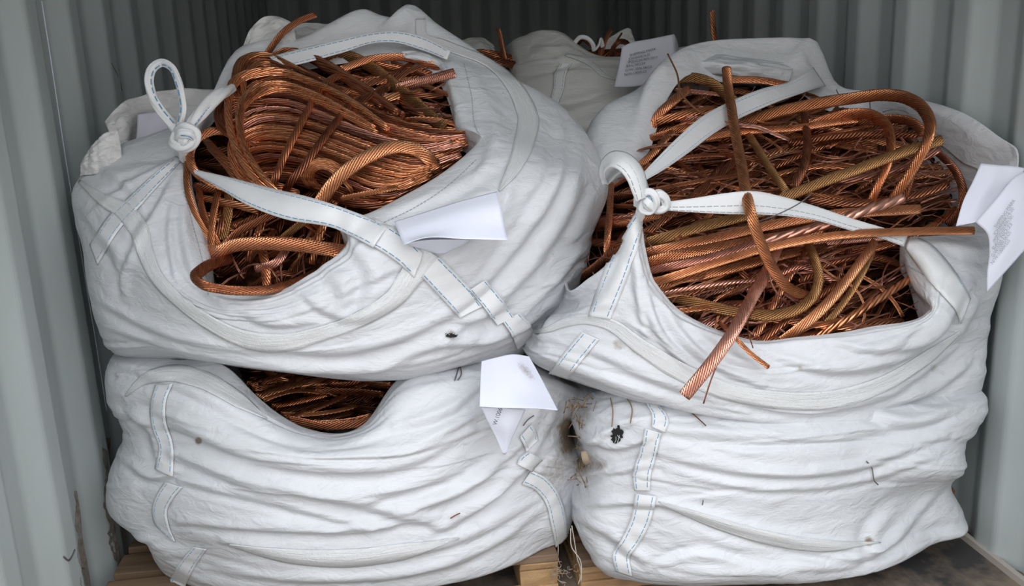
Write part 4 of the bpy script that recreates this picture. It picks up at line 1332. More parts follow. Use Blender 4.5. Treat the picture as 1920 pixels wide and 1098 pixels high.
cable([(1190, 462, .0), (1250, 444, .03), (1320, 424, .05), (1390, 407, .05), (1440, 395, .03)], 10.5, CU_OLIVE, 'olive gold cable next to the knot of the right bag', lobes=12, flat=.6, pitch=.15, **U)
cable([(1205, 510, .0), (1262, 498, .05), (1340, 480, .07), (1420, 455, .08)], 8, CU_PINK, 'pinkish cable between two broad cables near the knot', lobes=9, flat=.8, **U)
cable([(1210, 528, .0), (1280, 522, .02), (1350, 508, .04), (1440, 485, .04), (1500, 470, .02)], 9.5, CU_TAN, 'tan cable below the longest one on the right heap', lobes=11, flat=.6, pitch=.15, **U)
cable([(1235, 552, .02), (1290, 541, .05), (1360, 530, .06), (1420, 524, .05)], 4.5, CU_PINK, 'thin tightly twisted pale rod in the right bag', lobes=3, amp=.2, pitch=.035, **U)
cable([(1470, 440, 1.97), (1456, 468, 1.92), (1435, 515, 1.83), (1408, 562, 1.74), (1376, 620, 1.655), (1340, 672, 1.615), (1308, 712, 1.60), (1283, 742, 1.60)], 12.5, CU_PINK,
      'thick pink copper cable end hanging out over the front of the right bag', lobes=13, flat=.85, pitch=.14, amp=.16, absY=True)
cable([(1350, 605, 1.80), (1376, 630, 1.72), (1405, 660, 1.70), (1441, 688, 1.69)], 5.5, CU_BRIGHT, 'short copper cable end poking out beside the thick hanging one', lobes=7, absY=True)
cable([(1356, 640, 1.66), (1345, 680, 1.64), (1332, 715, 1.64), (1319, 756, 1.65)], 1.8, CU_PINK, 'single bare wire dangling next to the thick hanging end', k=6, absY=True, name='copper_wire', cat='wire')
cable([(1432, 560, 1.80), (1402, 606, 1.74), (1405, 630, 1.70), (1412, 652, 1.70)], 1.3, CU_BROWN, 'fine brown wire bent over the front lip of the right bag', k=6, absY=True, name='copper_wire', cat='wire')
cable([(1530, 634, .02), (1580, 603, .05), (1640, 565, .06), (1710, 520, .04)], 8, CU_BRIGHT, 'reddish straight cable at the right front corner of the right bag', lobes=4, amp=.05, **U)
cable([(1465, 640, .03), (1495, 618, .06), (1535, 585, .08), (1580, 536, .08), (1622, 480, .07), (1640, 455, .05)], 11, CU_TAN, 'wide tan cable slanting up from the front lip of the right bag', lobes=12, flat=.6, pitch=.15, **U)
cable([(1530, 625, .0), (1560, 594, .03), (1590, 556, .04), (1620, 505, .05), (1636, 470, .03)], 7.5, CU_OLIVE, 'dull gold cable parallel to the wide slanting one', lobes=10, **U)
cable([(1508, 215, .03), (1514, 260, .06), (1508, 310, .06), (1488, 352, .03)], 9.5, CU_BROWN, 'reddish brown cable hanging upright in the middle of the right heap', lobes=11, flat=.6, **U)
cable([(1752, 280, .0), (1790, 318, .03), (1806, 362, .05), (1800, 395, .05), (1778, 420, .02)], 9, CU_BROWN, 'dark cable curving along the right rim by the folded sheet', lobes=11, **U)
cable([(1728, 270, .08), (1712, 320, .07), (1694, 372, .05)], 8, CU_BROWN, 'brown cable hanging behind the big tan loop', lobes=10, **U)
cable([(1146, 345, .03), (1143, 400, .05), (1139, 450, .03), (1138, 475, .0)], 7, CU_BRIGHT, 'upright cable left of the knot of the right bag', lobes=10, **U)
cable([(1560, 525, .04), (1500, 500, .02), (1450, 520, .01), (1400, 545, .0)], 6.5, CU_PINK, 'greyish twisted cable behind the hooked olive one', lobes=5, amp=.15, pitch=.05, **U)
cable([(1240, 300, .02), (1320, 260, .03), (1400, 246, .05), (1490, 240, .05), (1575, 228, .06), (1610, 224, .05)], 7, CU_BRIGHT, 'bright cable running level below the slanting strap', lobes=10, **U)
cable([(1190, 318, .02), (1222, 290, .04), (1265, 245, .03), (1300, 225, .0)], 7, CU_TAN, 'tan cable showing along the upper edge of the slanting strap', lobes=10, **U)
cable([(1180, 272, .0), (1250, 250, .03), (1330, 226, .03), (1370, 215, .02)], 7.5, CU_BRIGHT, 'copper cable crossing the rear left corner of the right bag', lobes=10, **U)
cable([(1205, 210, .02), (1230, 180, .04), (1270, 148, .05), (1320, 150, .05), (1370, 185, .03), (1400, 215, 0)], 10, CU_OLIVE, 'olive cable arching under the rear rim of the right bag', lobes=12, flat=.6, **U)
cable([(1220, 260, .0), (1232, 220, .05), (1262, 190, .06), (1290, 168, .04)], 9, CU_BRIGHT, 'copper cable bending up at the rear left of the right bag', lobes=11, flat=.6, **U)
cable([(1360, 150, .05), (1420, 150, .06), (1480, 160, .05)], 7, CU_BRIGHT, 'copper cable lying against the rear lining of the right bag', lobes=10, **U)
cable([(1252, 101, 2.46), (1270, 140, 2.40), (1276, 172, 2.34), (1300, 200, 2.27), (1340, 222, 2.18), (1375, 232, 2.12)], 2.0, CU_TAN, 'long thin wire hanging down from the rear lip of the right bag', k=6, absY=True, name='copper_wire', cat='wire')
cable([(1385, 235, .08), (1420, 238, .08), (1455, 252, .07), (1480, 262, .05)], 3.5, CU_PINK, 'pale frayed wire end right of the long tan cable', k=8, name='copper_wire', cat='wire', **U)

# --- filling cables: every strand its own object
POLY_UL = np.array([(352, 300), (388, 455), (385, 520), (430, 560), (520, 560), (600, 530), (665, 470), (700, 400), (840, 325), (885, 272), (866, 200), (845, 130), (800, 112), (700, 95), (600, 108), (520, 120), (440, 150), (400, 200), (365, 262)])
POLY_UR = np.array([(1095, 400), (1062, 520), (1090, 545), (1160, 500), (1200, 470), (1225, 550), (1320, 635), (1400, 655), (1500, 650), (1640, 632), (1740, 590), (1715, 500), (1715, 455), (1800, 425), (1815, 340), (1770, 275), (1690, 225), (1600, 205), (1500, 170), (1350, 155), (1270, 150), (1215, 215), (1185, 290), (1130, 350)])
POLY_LL = np.array([(440, 690), (485, 750), (570, 812), (690, 798), (735, 735), (745, 690), (600, 660)])


def inside(x, y, poly):
    x, y = np.asarray(x), np.asarray(y)
    r = np.zeros(x.shape, bool)
    j = len(poly) - 1
    for i in range(len(poly)):
        xi, yi = poly[i]
        xj, yj = poly[j]
        c = ((yi > y) != (yj > y)) & (x < (xj - xi) * (y - yi) / (yj - yi + 1e-12) + xi)
        r ^= c
        j = i
    return r


def scatter(poly, heap, n, seed, ang, length, rr, lift, mats, label, group, box_=None, curv=.35, name='copper_cable', cat='cable', merge=None, k=10):
    rs = np.random.RandomState(seed)
    lo, hi = poly.min(0), poly.max(0)
    if box_:
        lo, hi = np.maximum(lo, box_[:2]), np.minimum(hi, box_[2:])
    i = tries = 0
    while i < n and tries < n * 40:
        tries += 1
        x, y = rs.uniform(lo, hi)
        if not inside(x, y, poly):
            continue
        a = math.radians(ang(x, y, rs))
        L = rs.uniform(*length)
        s = np.linspace(-.5, .5, 21)
        cv = rs.normal(0, curv)
        th = a + cv * s * 2
        cx = x + np.cumsum(np.cos(th)) * L / 21 - np.cos(a) * L / 2
        cy = y + np.cumsum(np.sin(th)) * L / 21 - np.sin(a) * L / 2
        m = inside(cx, cy, poly)
        c = 10
        if not m[c]:
            continue
        if merge is None and heap is HUR and ((x > 1660 and y > 455) or (x > 1735 and y > 290)):
            continue
        b = c
        while b > 0 and m[b - 1]:
            b -= 1
        e = c
        while e < 20 and m[e + 1]:
            e += 1
        if e - b < 4:
            continue
        lf = lift[0] + (lift[1] - lift[0]) * i / max(1, n - 1) + rs.uniform(-.008, .008)
        tilt = rs.normal(0, .012)
        pts = [(cx[q], cy[q], lf + tilt * (q - 10) / 10 - .03 * abs((q - 10) / 10)**2) for q in range(b, e + 1, 2)]
        if len(pts) < 3:
            continue
        r = rs.uniform(*rr)
        if merge is not None:
            p = np.array(pts)
            merge.tube(P(p[:, 0], p[:, 1], heap(p[:, 0], p[:, 1]) - p[:, 2]), M1(r), k=8 if r > 3 else 5, flat=.8, step=.02)
        else:
            cable(pts, r, mats[rs.randint(len(mats))], label, heap, name=name, cat=cat, group=group, k=k if k < 8 else 26, flat=rs.uniform(.55, .95), lobes=0 if k < 8 else int(rs.choice([6, 7, 8, 9])), amp=.16, pitch=rs.choice([.06, .09, .13, .2]))
        i += 1


def lump(tb, poly, heap, depth):
    """rough closed surface of scrap well below the cables on top"""
    lo, hi = poly.min(0), poly.max(0)
    nu, nv = 46, 36
    rs = np.random.RandomState(1)
    u, v = np.meshgrid(np.linspace(lo[0], hi[0], nu), np.linspace(lo[1], hi[1], nv), indexing='ij')
    c = poly.mean(0)
    x, y = u.copy(), v.copy()
    for i in range(nu):
        for j in range(nv):
            t = 1.0
            while t > .05 and not inside(np.array([c[0] + (u[i, j] - c[0]) * t]), np.array([c[1] + (v[i, j] - c[1]) * t]), poly)[0]:
                t -= .04
            x[i, j], y[i, j] = c + (np.array([u[i, j], v[i, j]]) - c) * t
    Y = heap(x, y) + depth + rs.uniform(-.02, .02, x.shape)
    Vt = P(x, y, Y).reshape(-1, 3)
    uv = np.stack([np.zeros(nu * nv), y.ravel() * .01], -1)
    q = grid_faces(nu, nv) + tb.n
    tb.V.append(Vt)
    tb.UV.append(uv)
    tb.Fc.append((q, []))
    tb.n += len(Vt)


def ang_ur(x, y, rs):
    if y > 500 and x > 1380:
        return rs.choice([-40, -30, -12, 25, 40, -65, 5], p=[.22, .2, .2, .12, .1, .08, .08]) + rs.normal(0, 9)
    if x < 1190:
        return rs.choice([-35, -10, 80, -15]) + rs.normal(0, 8)
    return rs.choice([-8, -14, 4, -28, 14, 55], p=[.38, .24, .16, .1, .07, .05]) + rs.normal(0, 6)


def ang_ul(x, y, rs):
    if y > 340 and x < 660:
        return rs.choice([-35, 80, 20, -60, -8, 95]) + rs.normal(0, 10)
    return rs.choice([15, -12, 5, 28, -25]) + rs.normal(0, 8)


for poly, heap, n, ang, lab, sd in ((POLY_UL, HUL, 130, ang_ul, 'shade-darkened mass of copper scrap deep inside the bag with the coil', 3),
                                    (POLY_UR, HUR, 200, ang_ur, 'shade-darkened mass of copper scrap deep inside the bag with the hanging cable end', 4),
                                    (POLY_LL, HLL, 40, lambda x, y, r: r.normal(-6, 14), 'shade-darkened copper scrap deep in the lower left bag', 5)):
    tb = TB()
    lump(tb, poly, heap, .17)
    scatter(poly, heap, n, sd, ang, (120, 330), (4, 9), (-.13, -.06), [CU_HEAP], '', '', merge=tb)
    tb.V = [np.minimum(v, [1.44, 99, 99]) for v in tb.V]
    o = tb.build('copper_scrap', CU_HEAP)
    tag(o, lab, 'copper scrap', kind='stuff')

M5 = [CU_BRIGHT, CU_BROWN, CU_BROWN, CU_TAN, CU_PINK, CU_BROWN, CU_BRIGHT]
scatter(POLY_UR, HUR, 96, 12, ang_ur, (130, 420), (3.5, 9), (-.07, .045), M5, 'one of the many similar cables tangled beneath the larger ones in the right-hand open bag', 'tangled cables in the right-hand open bag')
scatter(POLY_UR, HUR, 50, 13, ang_ur, (80, 240), (1.1, 2.4), (.03, .05), [CU_PINK, CU_BRIGHT, CU_TAN], 'one of the stray thin wires over the right-hand heap', 'stray thin wires on the right-hand heap', curv=.7, name='copper_wire', cat='wire', k=6)
scatter(POLY_UL, HUL, 26, 14, ang_ul, (70, 200), (5, 8.5), (-.04, .02), M5, 'one of the loose cables below the front strap of the coil bag', 'loose cables below the front strap of the coil bag', box_=(350, 330, 660, 560))
scatter(POLY_UL, HUL, 22, 15, ang_ul, (70, 200), (4, 8), (-.04, .015), M5, 'one of the loose cables behind the coil by the right rim', 'loose cables behind the coil', box_=(640, 95, 880, 235))
scatter(POLY_UL, HUL, 8, 16, ang_ul, (50, 130), (1.0, 1.8), (.03, .05), [CU_PINK, CU_TAN], 'one of the stray thin wires below the front strap of the coil bag', 'stray thin wires in the coil bag', box_=(380, 400, 660, 540), curv=.8, name='copper_wire', cat='wire', k=6)
for poly, heap, n, ang, lab, sd, lf in ((POLY_UR, HUR, 240, ang_ur, 'fine frayed copper wire strewn through the right-hand heap', 61, (-.02, .05)),
                                        (POLY_UL, HUL, 70, ang_ul, 'fine frayed copper wire strewn through the coil bag', 62, (-.03, .02))):
    tb = TB()
    scatter(poly, heap, n, sd, ang, (40, 170), (.8, 1.9), lf, [CU_PINK], '', '', merge=tb, curv=.6)
    tag(tb.build('fine_wire', CU_PINK), lab, 'copper wire', kind='stuff')
scatter(POLY_LL, HLL, 34, 17, lambda x, y, r: r.normal(-6, 9), (120, 280), (3, 6.5), (-.04, .02), [CU_BROWN, CU_BRIGHT, CU_BRIGHT, CU_TAN], 'one of the dark cables showing in the gap of the lower left bag', 'cables in the lower left bag')
cable([(540, 786, .02), (600, 797, .035), (660, 795, .035), (715, 785, .02)], 9, CU_BROWN, 'flat brown cable along the lip of the lower left bag', heap=HLL, lobes=10, flat=.6)

# --- scrap in the bags further back
for q, rr, mt, lb in (
        ([(872, 108, 3.2), (892, 100, 3.15), (925, 102, 3.12), (962, 110, 3.15)], 7, CU_BROWN, 'dark cable on top of the rear bag behind the coil'),
        ([(868, 118, 3.15), (900, 120, 3.08), (935, 116, 3.06), (965, 122, 3.1)], 8, CU_BROWN, 'lower dark cable on the rear bag behind the coil'),
        ([(950, 125, 3.08), (943, 95, 3.1), (938, 70, 3.12), (934, 54, 3.13)], 4.5, CU_BROWN, 'dark cable stub standing up from the rear bag'),
        ([(866, 78, 3.1), (885, 96, 3.05), (905, 118, 3.02), (930, 130, 3.02)], 3, CU_BROWN, 'thin dark cable slanting over the pale rear flap'),
        ([(1080, 84, 3.12), (1092, 72, 3.1), (1108, 84, 3.08), (1122, 96, 3.1)], 5, CU_BROWN, 'brown cable loop on the rear bag beside the shipping sheet'),
        ([(1128, 112, 3.1), (1132, 85, 3.1), (1140, 65, 3.12), (1146, 56, 3.13)], 4, CU_BROWN, 'brown stub rising left of the shipping sheet'),
        ([(1148, 104, 3.05), (1152, 86, 3.02), (1162, 78, 3.02), (1174, 80, 3.05), (1180, 96, 3.08)], 5, CU_BROWN, 'small dark cable hoop just left of the shipping sheet'),
        ([(1122, 114, 3.08), (1124, 92, 3.08), (1122, 74, 3.1)], 2.5, CU_BROWN, 'thin upright brown wire left of the shipping sheet'),
        ([(1140, 108, 3.1), (1152, 84, 3.12), (1166, 62, 3.15)], 1.8, CU_BROWN, 'thin wire leaning right behind the small dark hoop'),
        ([(1338, 130, 3.3), (1341, 86, 3.3), (1337, 50, 3.3), (1335, 20, 3.3)], 5.5, CU_BRIGHT, 'red copper bar standing upright against the far wall'),
        ([(1352, 100, 3.2), (1356, 88, 3.2), (1362, 86, 3.2), (1368, 100, 3.2)], 2.5, CU_BROWN, 'tiny dark loop at the foot of the upright red bar')):
    cable(q, rr, mt, lb, absY=True, lobes=8, flat=.8)
for poly, bag_l, sd, Yc in ((np.array([(862, 112), (900, 96), (960, 104), (972, 140), (870, 140)]), 'one of the dark cables half hidden in the rear bag behind the coil', 51, 3.2),
                            (np.array([(1085, 100), (1120, 92), (1200, 98), (1300, 96), (1330, 118), (1200, 125), (1100, 118)]), 'one of the dark cables inside the rear bag behind the shipping sheet', 52, 3.2)):
    scatter(poly, lambda x, y, Yc=Yc: np.full(np.shape(x), Yc), 9, sd, lambda x, y, r: r.normal(0, 15), (60, 120), (4, 7), (.0, .06), [CU_BROWN, CU_HEAP], bag_l, bag_l.replace('one of the ', ''))
sheet('loose_flap', [[(852, 76, 3.28), (880, 72, 3.28), (905, 70, 3.28), (925, 84, 3.26)], [(858, 92, 3.22), (882, 84, 3.22), (908, 82, 3.22), (930, 98, 3.2)],
                     [(860, 112, 3.2), (885, 98, 3.18), (915, 96, 3.18), (935, 112, 3.18)]], FABG, RL, nu=24, nv=24, wob=.006, seed=9)
sheet('loose_flap', [[(1128, 82, 3.3), (1150, 66, 3.3), (1182, 55, 3.3), (1190, 72, 3.3)], [(1126, 96, 3.28), (1150, 84, 3.28), (1180, 76, 3.28), (1195, 84, 3.28)],
                     [(1126, 116, 3.26), (1150, 112, 3.26), (1180, 110, 3.26), (1200, 108, 3.26)]], FABG, RC, nu=24, nv=24, wob=.004, seed=10)
knot_tube(RC, 'lifting_loop', [(1078, 80, 3.04), (1088, 70, 3.03), (1102, 72, 3.02), (1112, 84, 3.02), (1114, 94, 3.03), (1122, 86, 3.03), (1126, 74, 3.04), (1130, 88, 3.05)], 4, flat=.6, stitch=False)

# ------------------------------------------------------------------ paper sheets
def text_on(paper, body, a, b, hgt, Y, mat=INK, off=.004):
    """lettering whose baseline runs from pixel a to pixel b"""
    p0, p1 = P(a[0], a[1], Y[0]), P(b[0], b[1], Y[1])
    # third point for the letters' up direction, perpendicular in the picture
    d = np.array([b[0] - a[0], b[1] - a[1]], float)
    u = np.array([d[1], -d[0]]) / np.linalg.norm(d) * hgt
    p2 = P(a[0] + u[0], a[1] + u[1], Y[0] + (Y[2] if len(Y) > 2 else 0))
    x = p1 - p0
    w = np.linalg.norm(x)
    x /= w
    y = p2 - p0
    h = np.linalg.norm(y)
    y -= x * (x @ y)
    y /= np.linalg.norm(y)
    z = np.cross(x, y)
    cu = bpy.data.curves.new('lettering', 'FONT')
    cu.body = body
    cu.size = 1.0
    cu.extrude = 0.0
    cu.offset = 0.0
    o = bpy.data.objects.new('lettering', cu)
    COL.objects.link(o)
    cu.materials.append(mat)
    bpy.context.view_layer.update()
    sx, sy = w / max(o.dimensions.x, 1e-3), h / .72
    if (C0 - p0) @ z < 0:
        z = -z
    tow = (C0 - p0) / np.linalg.norm(C0 - p0) * off
    m = Matrix(((x[0] * sx, y[0] * sy, z[0], p0[0] + tow[0]), (x[1] * sx, y[1] * sy, z[1], p0[1] + tow[1]), (x[2] * sx, y[2] * sy, z[2], p0[2] + tow[2]), (0, 0, 0, 1)))
    o.matrix_world = m
    bpy.context.view_layer.update()
    me = bpy.data.meshes.new_from_object(o.evaluated_get(bpy.context.evaluated_depsgraph_get()))
    me.transform(m)
    bpy.data.objects.remove(o)
    return link('lettering', me, None, paper)


pa = sheet('paper_sheet', [[(739, 416, 1.755), (800, 397, 1.755), (870, 375, 1.76), (932, 359, 1.77)], [(746, 432, 1.72), (805, 416, 1.715), (875, 396, 1.72), (938, 384, 1.73)],
                           [(753, 450, 1.69), (800, 440, 1.685), (880, 425, 1.69), (946, 424, 1.70)], [(757, 459, 1.675), (790, 447, 1.665), (875, 448, 1.665), (952, 450, 1.67)]], PAPER, nu=30, nv=30)
tag(pa, 'blank white sheet curling off the front of the bag with the coil', 'paper')
fl = sheet('folded_flap', [[(760, 456, 1.69), (800, 450, 1.69), (840, 449, 1.69), (880, 450, 1.70)], [(775, 462, 1.72), (805, 464, 1.72), (835, 464, 1.72), (868, 459, 1.725)],
                           [(790, 466, 1.74), (808, 472, 1.74), (830, 476, 1.74), (850, 466, 1.745)]], PAPER, nu=16, nv=12)
fl.parent = pa
pb = sheet('paper_sheet', [[(903, 677, 1.80), (930, 670, 1.80), (960, 664, 1.81), (992, 668, 1.83)], [(901, 705, 1.765), (935, 702, 1.76), (980, 700, 1.77), (1011, 702, 1.80)],
                           [(900, 735, 1.73), (940, 736, 1.72), (990, 738, 1.73), (1030, 738, 1.76)], [(899, 762, 1.705), (940, 764, 1.69), (1000, 765, 1.69), (1046, 769, 1.715)]], PAPERS, nu=70, nv=60)
tag(pb, 'folded white sheet hanging between the upper and lower left bags', 'paper')
fl = sheet('folded_flap', [[(901, 763, 1.715), (930, 764, 1.71), (960, 766, 1.71), (985, 768, 1.72)], [(914, 790, 1.725), (933, 795, 1.72), (955, 800, 1.72), (970, 800, 1.73)],
                           [(930, 820, 1.735), (941, 824, 1.735), (950, 828, 1.735), (957, 828, 1.74)], [(943, 850, 1.745), (945, 851, 1.745), (947, 851, 1.745), (949, 850, 1.745)]], PAPER, nu=20, nv=24)
fl.parent = pb
text_on(fl, 'W.1006', (931, 797), (942, 766), 8, (1.715, 1.705), off=.012)
# faint dirty smudge rubbed across the sheet
_co = np.array([v.co for v in pb.data.vertices])
_px = PX(_co)
_sd, _pr = seg_dist(_px, np.array([(962, 672), (985, 694), (1008, 722)], float))
_at = pb.data.attributes.new('dirt', 'FLOAT', 'POINT')
_at.data.foreach_set('value', (np.exp(-(_sd / 9.0)**2) * np.sin(np.pi * np.clip(_pr, 0, 1))).astype(np.float32))
pc = sheet('paper_sheet', [[(1839, 306, 1.90), (1868, 309, 1.88), (1895, 311, 1.86), (1922, 315, 1.85)], [(1824, 340, 1.885), (1855, 345, 1.87), (1882, 342, 1.85), (1915, 330, 1.84)],
                           [(1808, 372, 1.87), (1838, 376, 1.86), (1862, 370, 1.84), (1900, 348, 1.83)], [(1792, 424, 1.85), (1812, 420, 1.845), (1830, 416, 1.835), (1872, 375, 1.82)]], PAPER, nu=24, nv=24)
tag(pc, 'white sheet with faint print folded over the right rim of the right bag', 'paper')
fl = sheet('folded_flap', [[(1829, 416, 1.832), (1868, 372, 1.822), (1905, 330, 1.83), (1930, 318, 1.84)], [(1850, 436, 1.815), (1884, 398, 1.805), (1920, 360, 1.81), (1948, 345, 1.82)],
                           [(1855, 470, 1.80), (1884, 440, 1.79), (1925, 405, 1.795), (1955, 385, 1.80)], [(1851, 512, 1.79), (1880, 480, 1.78), (1925, 440, 1.785), (1960, 415, 1.79)],
                           [(1851, 547, 1.79), (1888, 506, 1.78), (1928, 462, 1.78), (1962, 430, 1.785)]], PAPER, nu=30, nv=30)
fl.parent = pc
for i, t in enumerate(['SHIPPING MARK', 'JOHANHK14-20', '(PO)SG2019091301', 'BAG NO:23', 'G/W:1000.5KGS', 'N/W:1000KGS']):
    k = i / 5
    a = (1868 + (1861 - 1868) * k, 428 + (496 - 428) * k)
    b = (1904 + (1894 - 1904) * k, 376 + (452 - 376) * k)
    text_on(fl, t, a, b, 6.5, (np.interp(k, [0, 1], [1.803, 1.782]), np.interp(k, [0, 1], [1.803, 1.782])), mat=STITCHG, off=.010)
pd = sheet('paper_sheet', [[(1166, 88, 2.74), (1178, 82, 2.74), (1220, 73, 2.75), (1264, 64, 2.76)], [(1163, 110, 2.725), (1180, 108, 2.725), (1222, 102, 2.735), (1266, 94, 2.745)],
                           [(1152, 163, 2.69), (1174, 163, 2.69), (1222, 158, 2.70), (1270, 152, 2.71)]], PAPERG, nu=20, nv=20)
tag(pd, 'printed sheet headed shipping mark standing between the bags', 'paper')
fl = sheet('folded_edge', [[(1264, 64, 2.76), (1268, 72, 2.79), (1271, 82, 2.82)], [(1266, 94, 2.745), (1270, 98, 2.78), (1274, 104, 2.81)], [(1270, 152, 2.71), (1274, 152, 2.74), (1278, 152, 2.78)]], PAPERG, nu=10, nv=14)
fl.parent = pd
for t, a, b in (('SHIPPING MARK.', (1181, 106), (1231, 93)), ('JOHANHK14-20', (1179, 113), (1219, 104)), ('(PO)SG2019091301Y', (1177, 119), (1233, 109.5)),
                ('BAG NO:24', (1174.5, 126), (1209, 120.5)), ('G/W:1006.5KGS', (1172.5, 134), (1222, 127)), ('N/W:1000KGS', (1171, 142), (1212, 135.5))):
    yv = float(np.interp((a[1] + b[1]) / 2, [75, 104, 160], [2.745, 2.73, 2.695]))
    text_on(pd, t, a, b, 4.6, (yv, yv + .004, -.0), off=.016)
pe = sheet('paper_sheet', [[(258, 214, 2.29), (280, 211, 2.29), (305, 210, 2.29), (335, 240, 2.28)], [(256, 250, 2.27), (280, 250, 2.26), (303, 248, 2.27), (338, 262, 2.26)],
                           [(248, 302, 2.25), (275, 300, 2.24), (302, 296, 2.24), (342, 292, 2.23)]], PAPERG, nu=24, nv=24)
tag(pe, 'grey creased sheet tucked behind the tied lifting loop', 'paper')

# ------------------------------------------------------------------ pallets, debris
def pallet(label, x0, x1, y0, y1, top):
    r = bpy.data.objects.new('wooden_pallet', None)
    COL.objects.link(r)
    tag(r, label, 'pallet', 'pallets under the bags')
    n = 8
    w = (y1 - y0) / (n + (n - 1) * .35)
    for i in range(n):
        y = y0 + i * w * 1.35
        one_box('deck_board', WOODD, r, x0, x1, y, y + w, top - .020, top, j=.003)
    for i in range(3):
        x = x0 + (x1 - x0 - .10) * i / 2
        one_box('bottom_board', WOOD, r, x, x + .10, y0, y1, .002, .020, j=.002)
        one_box('stringer_board', WOOD, r, x, x + .10, y0, y1, top - .040, top - .021, j=.002)
        for k in range(3):
            y = y0 + (y1 - y0 - .10) * k / 2
            one_box('block', WOOD, r, x, x + .10, y + .004, y + .10, .022, top - .042, j=.004)
    one_box('front_board', WOOD, r, x0, x1, y0 - .004, y0 + .012, .002, .03, j=.002)
    return r


pallet('wooden pallet under the left pair of stacked bags', -.80, .33, 1.945, 2.95, .115)
pallet('wooden pallet under the right pair of stacked bags', .385, 1.22, 1.94, 2.90, .09)

tb = TB()
rs3 = np.random.RandomState(77)
for _ in range(60):
    x, y = rs3.normal(1086, 7), rs3.uniform(745, 905)
    if rs3.rand() < .35:
        x, y = rs3.normal(1085, 22), rs3.normal(752, 10)
    L, a = rs3.uniform(8, 26), rs3.normal(1.57, .8)
    Y = 1.93 + rs3.uniform(-.05, .05)
    tb.tube(P([x, x + L * .5 * math.cos(a) + rs3.normal(0, .5), x + L * math.cos(a)], [y, y + L * .5 * math.sin(a) + rs3.normal(0, .5), y + L * math.sin(a)], [Y, Y - .01, Y + .01]), rs3.uniform(.0006, .0016), k=5, n=8)
tag(tb.build('straw_debris', STRAW), 'straw and dirt caught in the gap between the two lower bags', 'debris', kind='stuff')
chip = TB().tube(P([1094, 1098, 1101], [846, 858, 868], [1.80, 1.79, 1.80]), M1(8, 1.8), k=10, flat=.5, n=8, lobes=4, amp=.3).build('wood_chip', CHIP)
tag(chip, 'small wood chip stuck between the two lower bags', 'wood chip')
for i, (q, lb) in enumerate((([(1072, 985), (1078, 1020), (1082, 1045), (1090, 1075), (1084, 1095)], 'pale string hanging furthest down between the lower bags'),
                             ([(1070, 990), (1072, 1025), (1088, 1050), (1090, 1090)], 'pale string looping beside the other hanging string'),
                             ([(1046, 1002), (1046, 1045), (1042, 1068), (1048, 1088), (1062, 1092)], 'pale string hanging from the corner of the lower left bag'))):
    tag(TB().tube(P([a for a, b in q], [b for a, b in q], [hy(LL, 1046, 1002, d=2.3)[2] if i == 2 else 1.86 - .01 * i] * len(q)), .0013, k=6).build('string', TWINE), lb, 'string', 'pale strings between the lower bags')
tb = TB()
for _ in range(40):
    x, y = rs3.normal(1050, 16), rs3.normal(1078, 10)
    a = rs3.uniform(0, 6.28)
    tb.tube(P([x, x + 5 * math.cos(a), x + 9 * math.cos(a + .8)], [y, y + 5 * math.sin(a), y + 9 * math.sin(a + .8)], [1.92] * 3), .0008, k=4, n=6)
tag(tb.build('fluff_debris', CHIP), 'tangle of fluff lying on the pallet between the lower bags', 'debris', kind='stuff')
branch = TB().tube(P([1768, 1776, 1786], [902, 912, 922], [1.93, 1.92, 1.92]), M1(np.array([4., 8., 6.]), 1.9), k=12, n=12).build('cable_end', CU_OLIVE)
tag(branch, 'short brownish cable end between the lower right bag and the wall', 'cable')

# wisps of wire lying on the cloth
for bag, q, mt, lb in (
        (LL, [(844, 971), (852, 966), (862, 961)], CU_BROWN, 'tiny red wire snippet on the front of the lower left bag'),
        (LR, [(1295, 774), (1308, 786), (1323, 800)], CU_BROWN, 'short brown wire snippet on the lower right bag, nearest its strap'),
        (LR, [(1623, 865), (1634, 880), (1636, 895), (1644, 908)], GREYW, 'fine dark thread on the lower right bag, right of middle'),
        (LR, [(1172, 742), (1186, 768), (1182, 792)], STRAW, 'bent straw on the lower right bag above the torn hole'),
        (LR, [(1146, 748), (1150, 775), (1149, 800)], STRAW, 'straight straw on the lower right bag above the torn hole'),
        (LL, [(980, 798), (990, 785), (1000, 778)], GREYW, 'dark grey wire snippet below the hanging folded sheet'),
        (LL, [(858, 714), (864, 705), (862, 690), (852, 715)], GREYW, 'fine dark wire on the lower left bag left of the folded sheet'),
        (LR, [(1318, 935), (1316, 945)], GREYW, 'small dark wire mark in the middle of the lower right bag')):
    tag(TB().tube(on_bag(bag, q, .008), .0014, k=6, n=14).build('wire_snippet', mt), lb, 'wire', None)
for q, lb in (([(1568, 168, 2.35), (1572, 178, 2.33), (1564, 190, 2.3)], 'curved dark wire standing on the rear rim of the right bag'),
              ([(1655, 210, 2.12), (1670, 206, 2.1), (1690, 207, 2.08), (1704, 212, 2.06)], 'dark wire poking out inside the big tan loop'),
              ([(1632, 208, 2.2), (1631, 195, 2.22), (1632, 182, 2.24)], 'short dark upright wire under the big tan loop'),
              ([(1405, 420, 1.84), (1450, 405, 1.80), (1500, 380, 1.80), (1521, 364, 1.81)], 'dark thin wire crossing over the level strap')):
    tag(TB().tube(P([a[0] for a in q], [a[1] for a in q], [a[2] for a in q]), .0014, k=6, n=20).build('wire_snippet', GREYW), lb, 'wire')

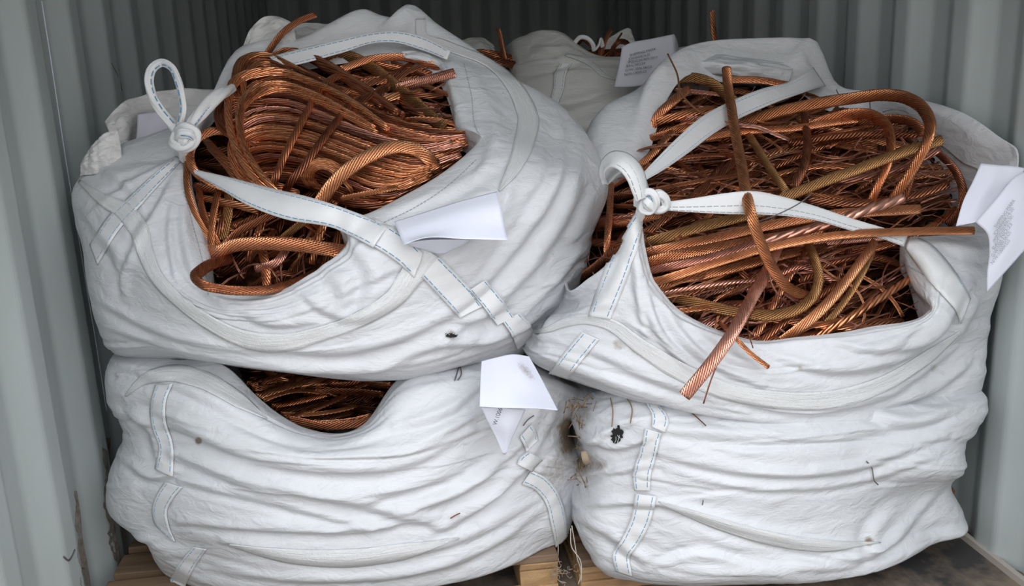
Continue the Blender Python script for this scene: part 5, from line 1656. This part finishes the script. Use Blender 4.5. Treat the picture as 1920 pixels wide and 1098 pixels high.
# ------------------------------------------------------------------ scraped paint on the left wall
def wallpt(x, y, off=.004):
    d = P(x, y, 2.0) - C0
    best = None
    for o in (wl,):
        dg = bpy.context.evaluated_depsgraph_get()
        ok, l, n, i = o.ray_cast(Vector(C0), Vector(d / np.linalg.norm(d)), depsgraph=dg)
        if ok:
            return np.array(l) - d / np.linalg.norm(d) * off
    return P(x, y, 1.9)


RUST, _ntr, _br = newmat('bare_rusty_steel', (0.26, 0.22, 0.18), 0.85)
_n = noise(_ntr, _ntr.nodes.new('ShaderNodeTexCoord').outputs['Object'], 50, 6, .7)
_r = ramp(_ntr, _n.outputs[0], [(0.35, (0.16, 0.13, 0.10)), (0.65, (0.34, 0.31, 0.28))])
_ntr.links.new(_r.outputs[0], _br.inputs['Base Color'])
bump(_ntr, _br, _n.outputs[0], .6, .006)


def scrape(mid, w, seed):
    rs = np.random.RandomState(seed)
    c = curve(np.array(mid, float), 44)
    wv = np.interp(np.linspace(0, 1, 44), np.linspace(0, 1, len(w)), w)
    ja = np.abs(np.sin(np.linspace(0, 9, 44) + seed)) * .5 + rs.uniform(.2, .6, 44)
    G = [[wallpt(x - ww * j_, y), wallpt(x, y), wallpt(x + ww * .35, y)] for (x, y), ww, j_ in zip(c, wv, ja)]
    o = mesh('rust_patch', np.array(G).reshape(-1, 3), grid_faces(44, 3), RUST)
    o.parent = wl


scrape([(203, 820), (202, 860), (206, 900), (206, 940), (212, 990), (222, 1040), (232, 1085)], [12, 14, 12, 14, 14, 12, 8], 1)
scrape([(143, 920), (148, 960), (152, 1010), (160, 1060), (166, 1098)], [5, 8, 10, 14, 14], 2)
tbs = TB()
tbs.tube([wallpt(x, y, .002) for x, y in ((78, 2), (92, 90), (107, 190), (122, 290), (140, 400), (158, 510), (178, 630), (200, 770))], .0016, k=4, n=60)
lo = tbs.build('paint_scratch', PAPER)
lo.parent = wl
tbs = TB()
tbs.tube([wallpt(x, y, .002) for x, y in ((119, 1043), (128, 1050), (136, 1040), (140, 1030))], .0025, k=4, n=20)
tbs.tube([wallpt(x, y, .002) for x, y in ((209, 118), (220, 140), (229, 170))], .001, k=4, n=20)
lo = tbs.build('scuff_mark', GREYW)
lo.parent = wl
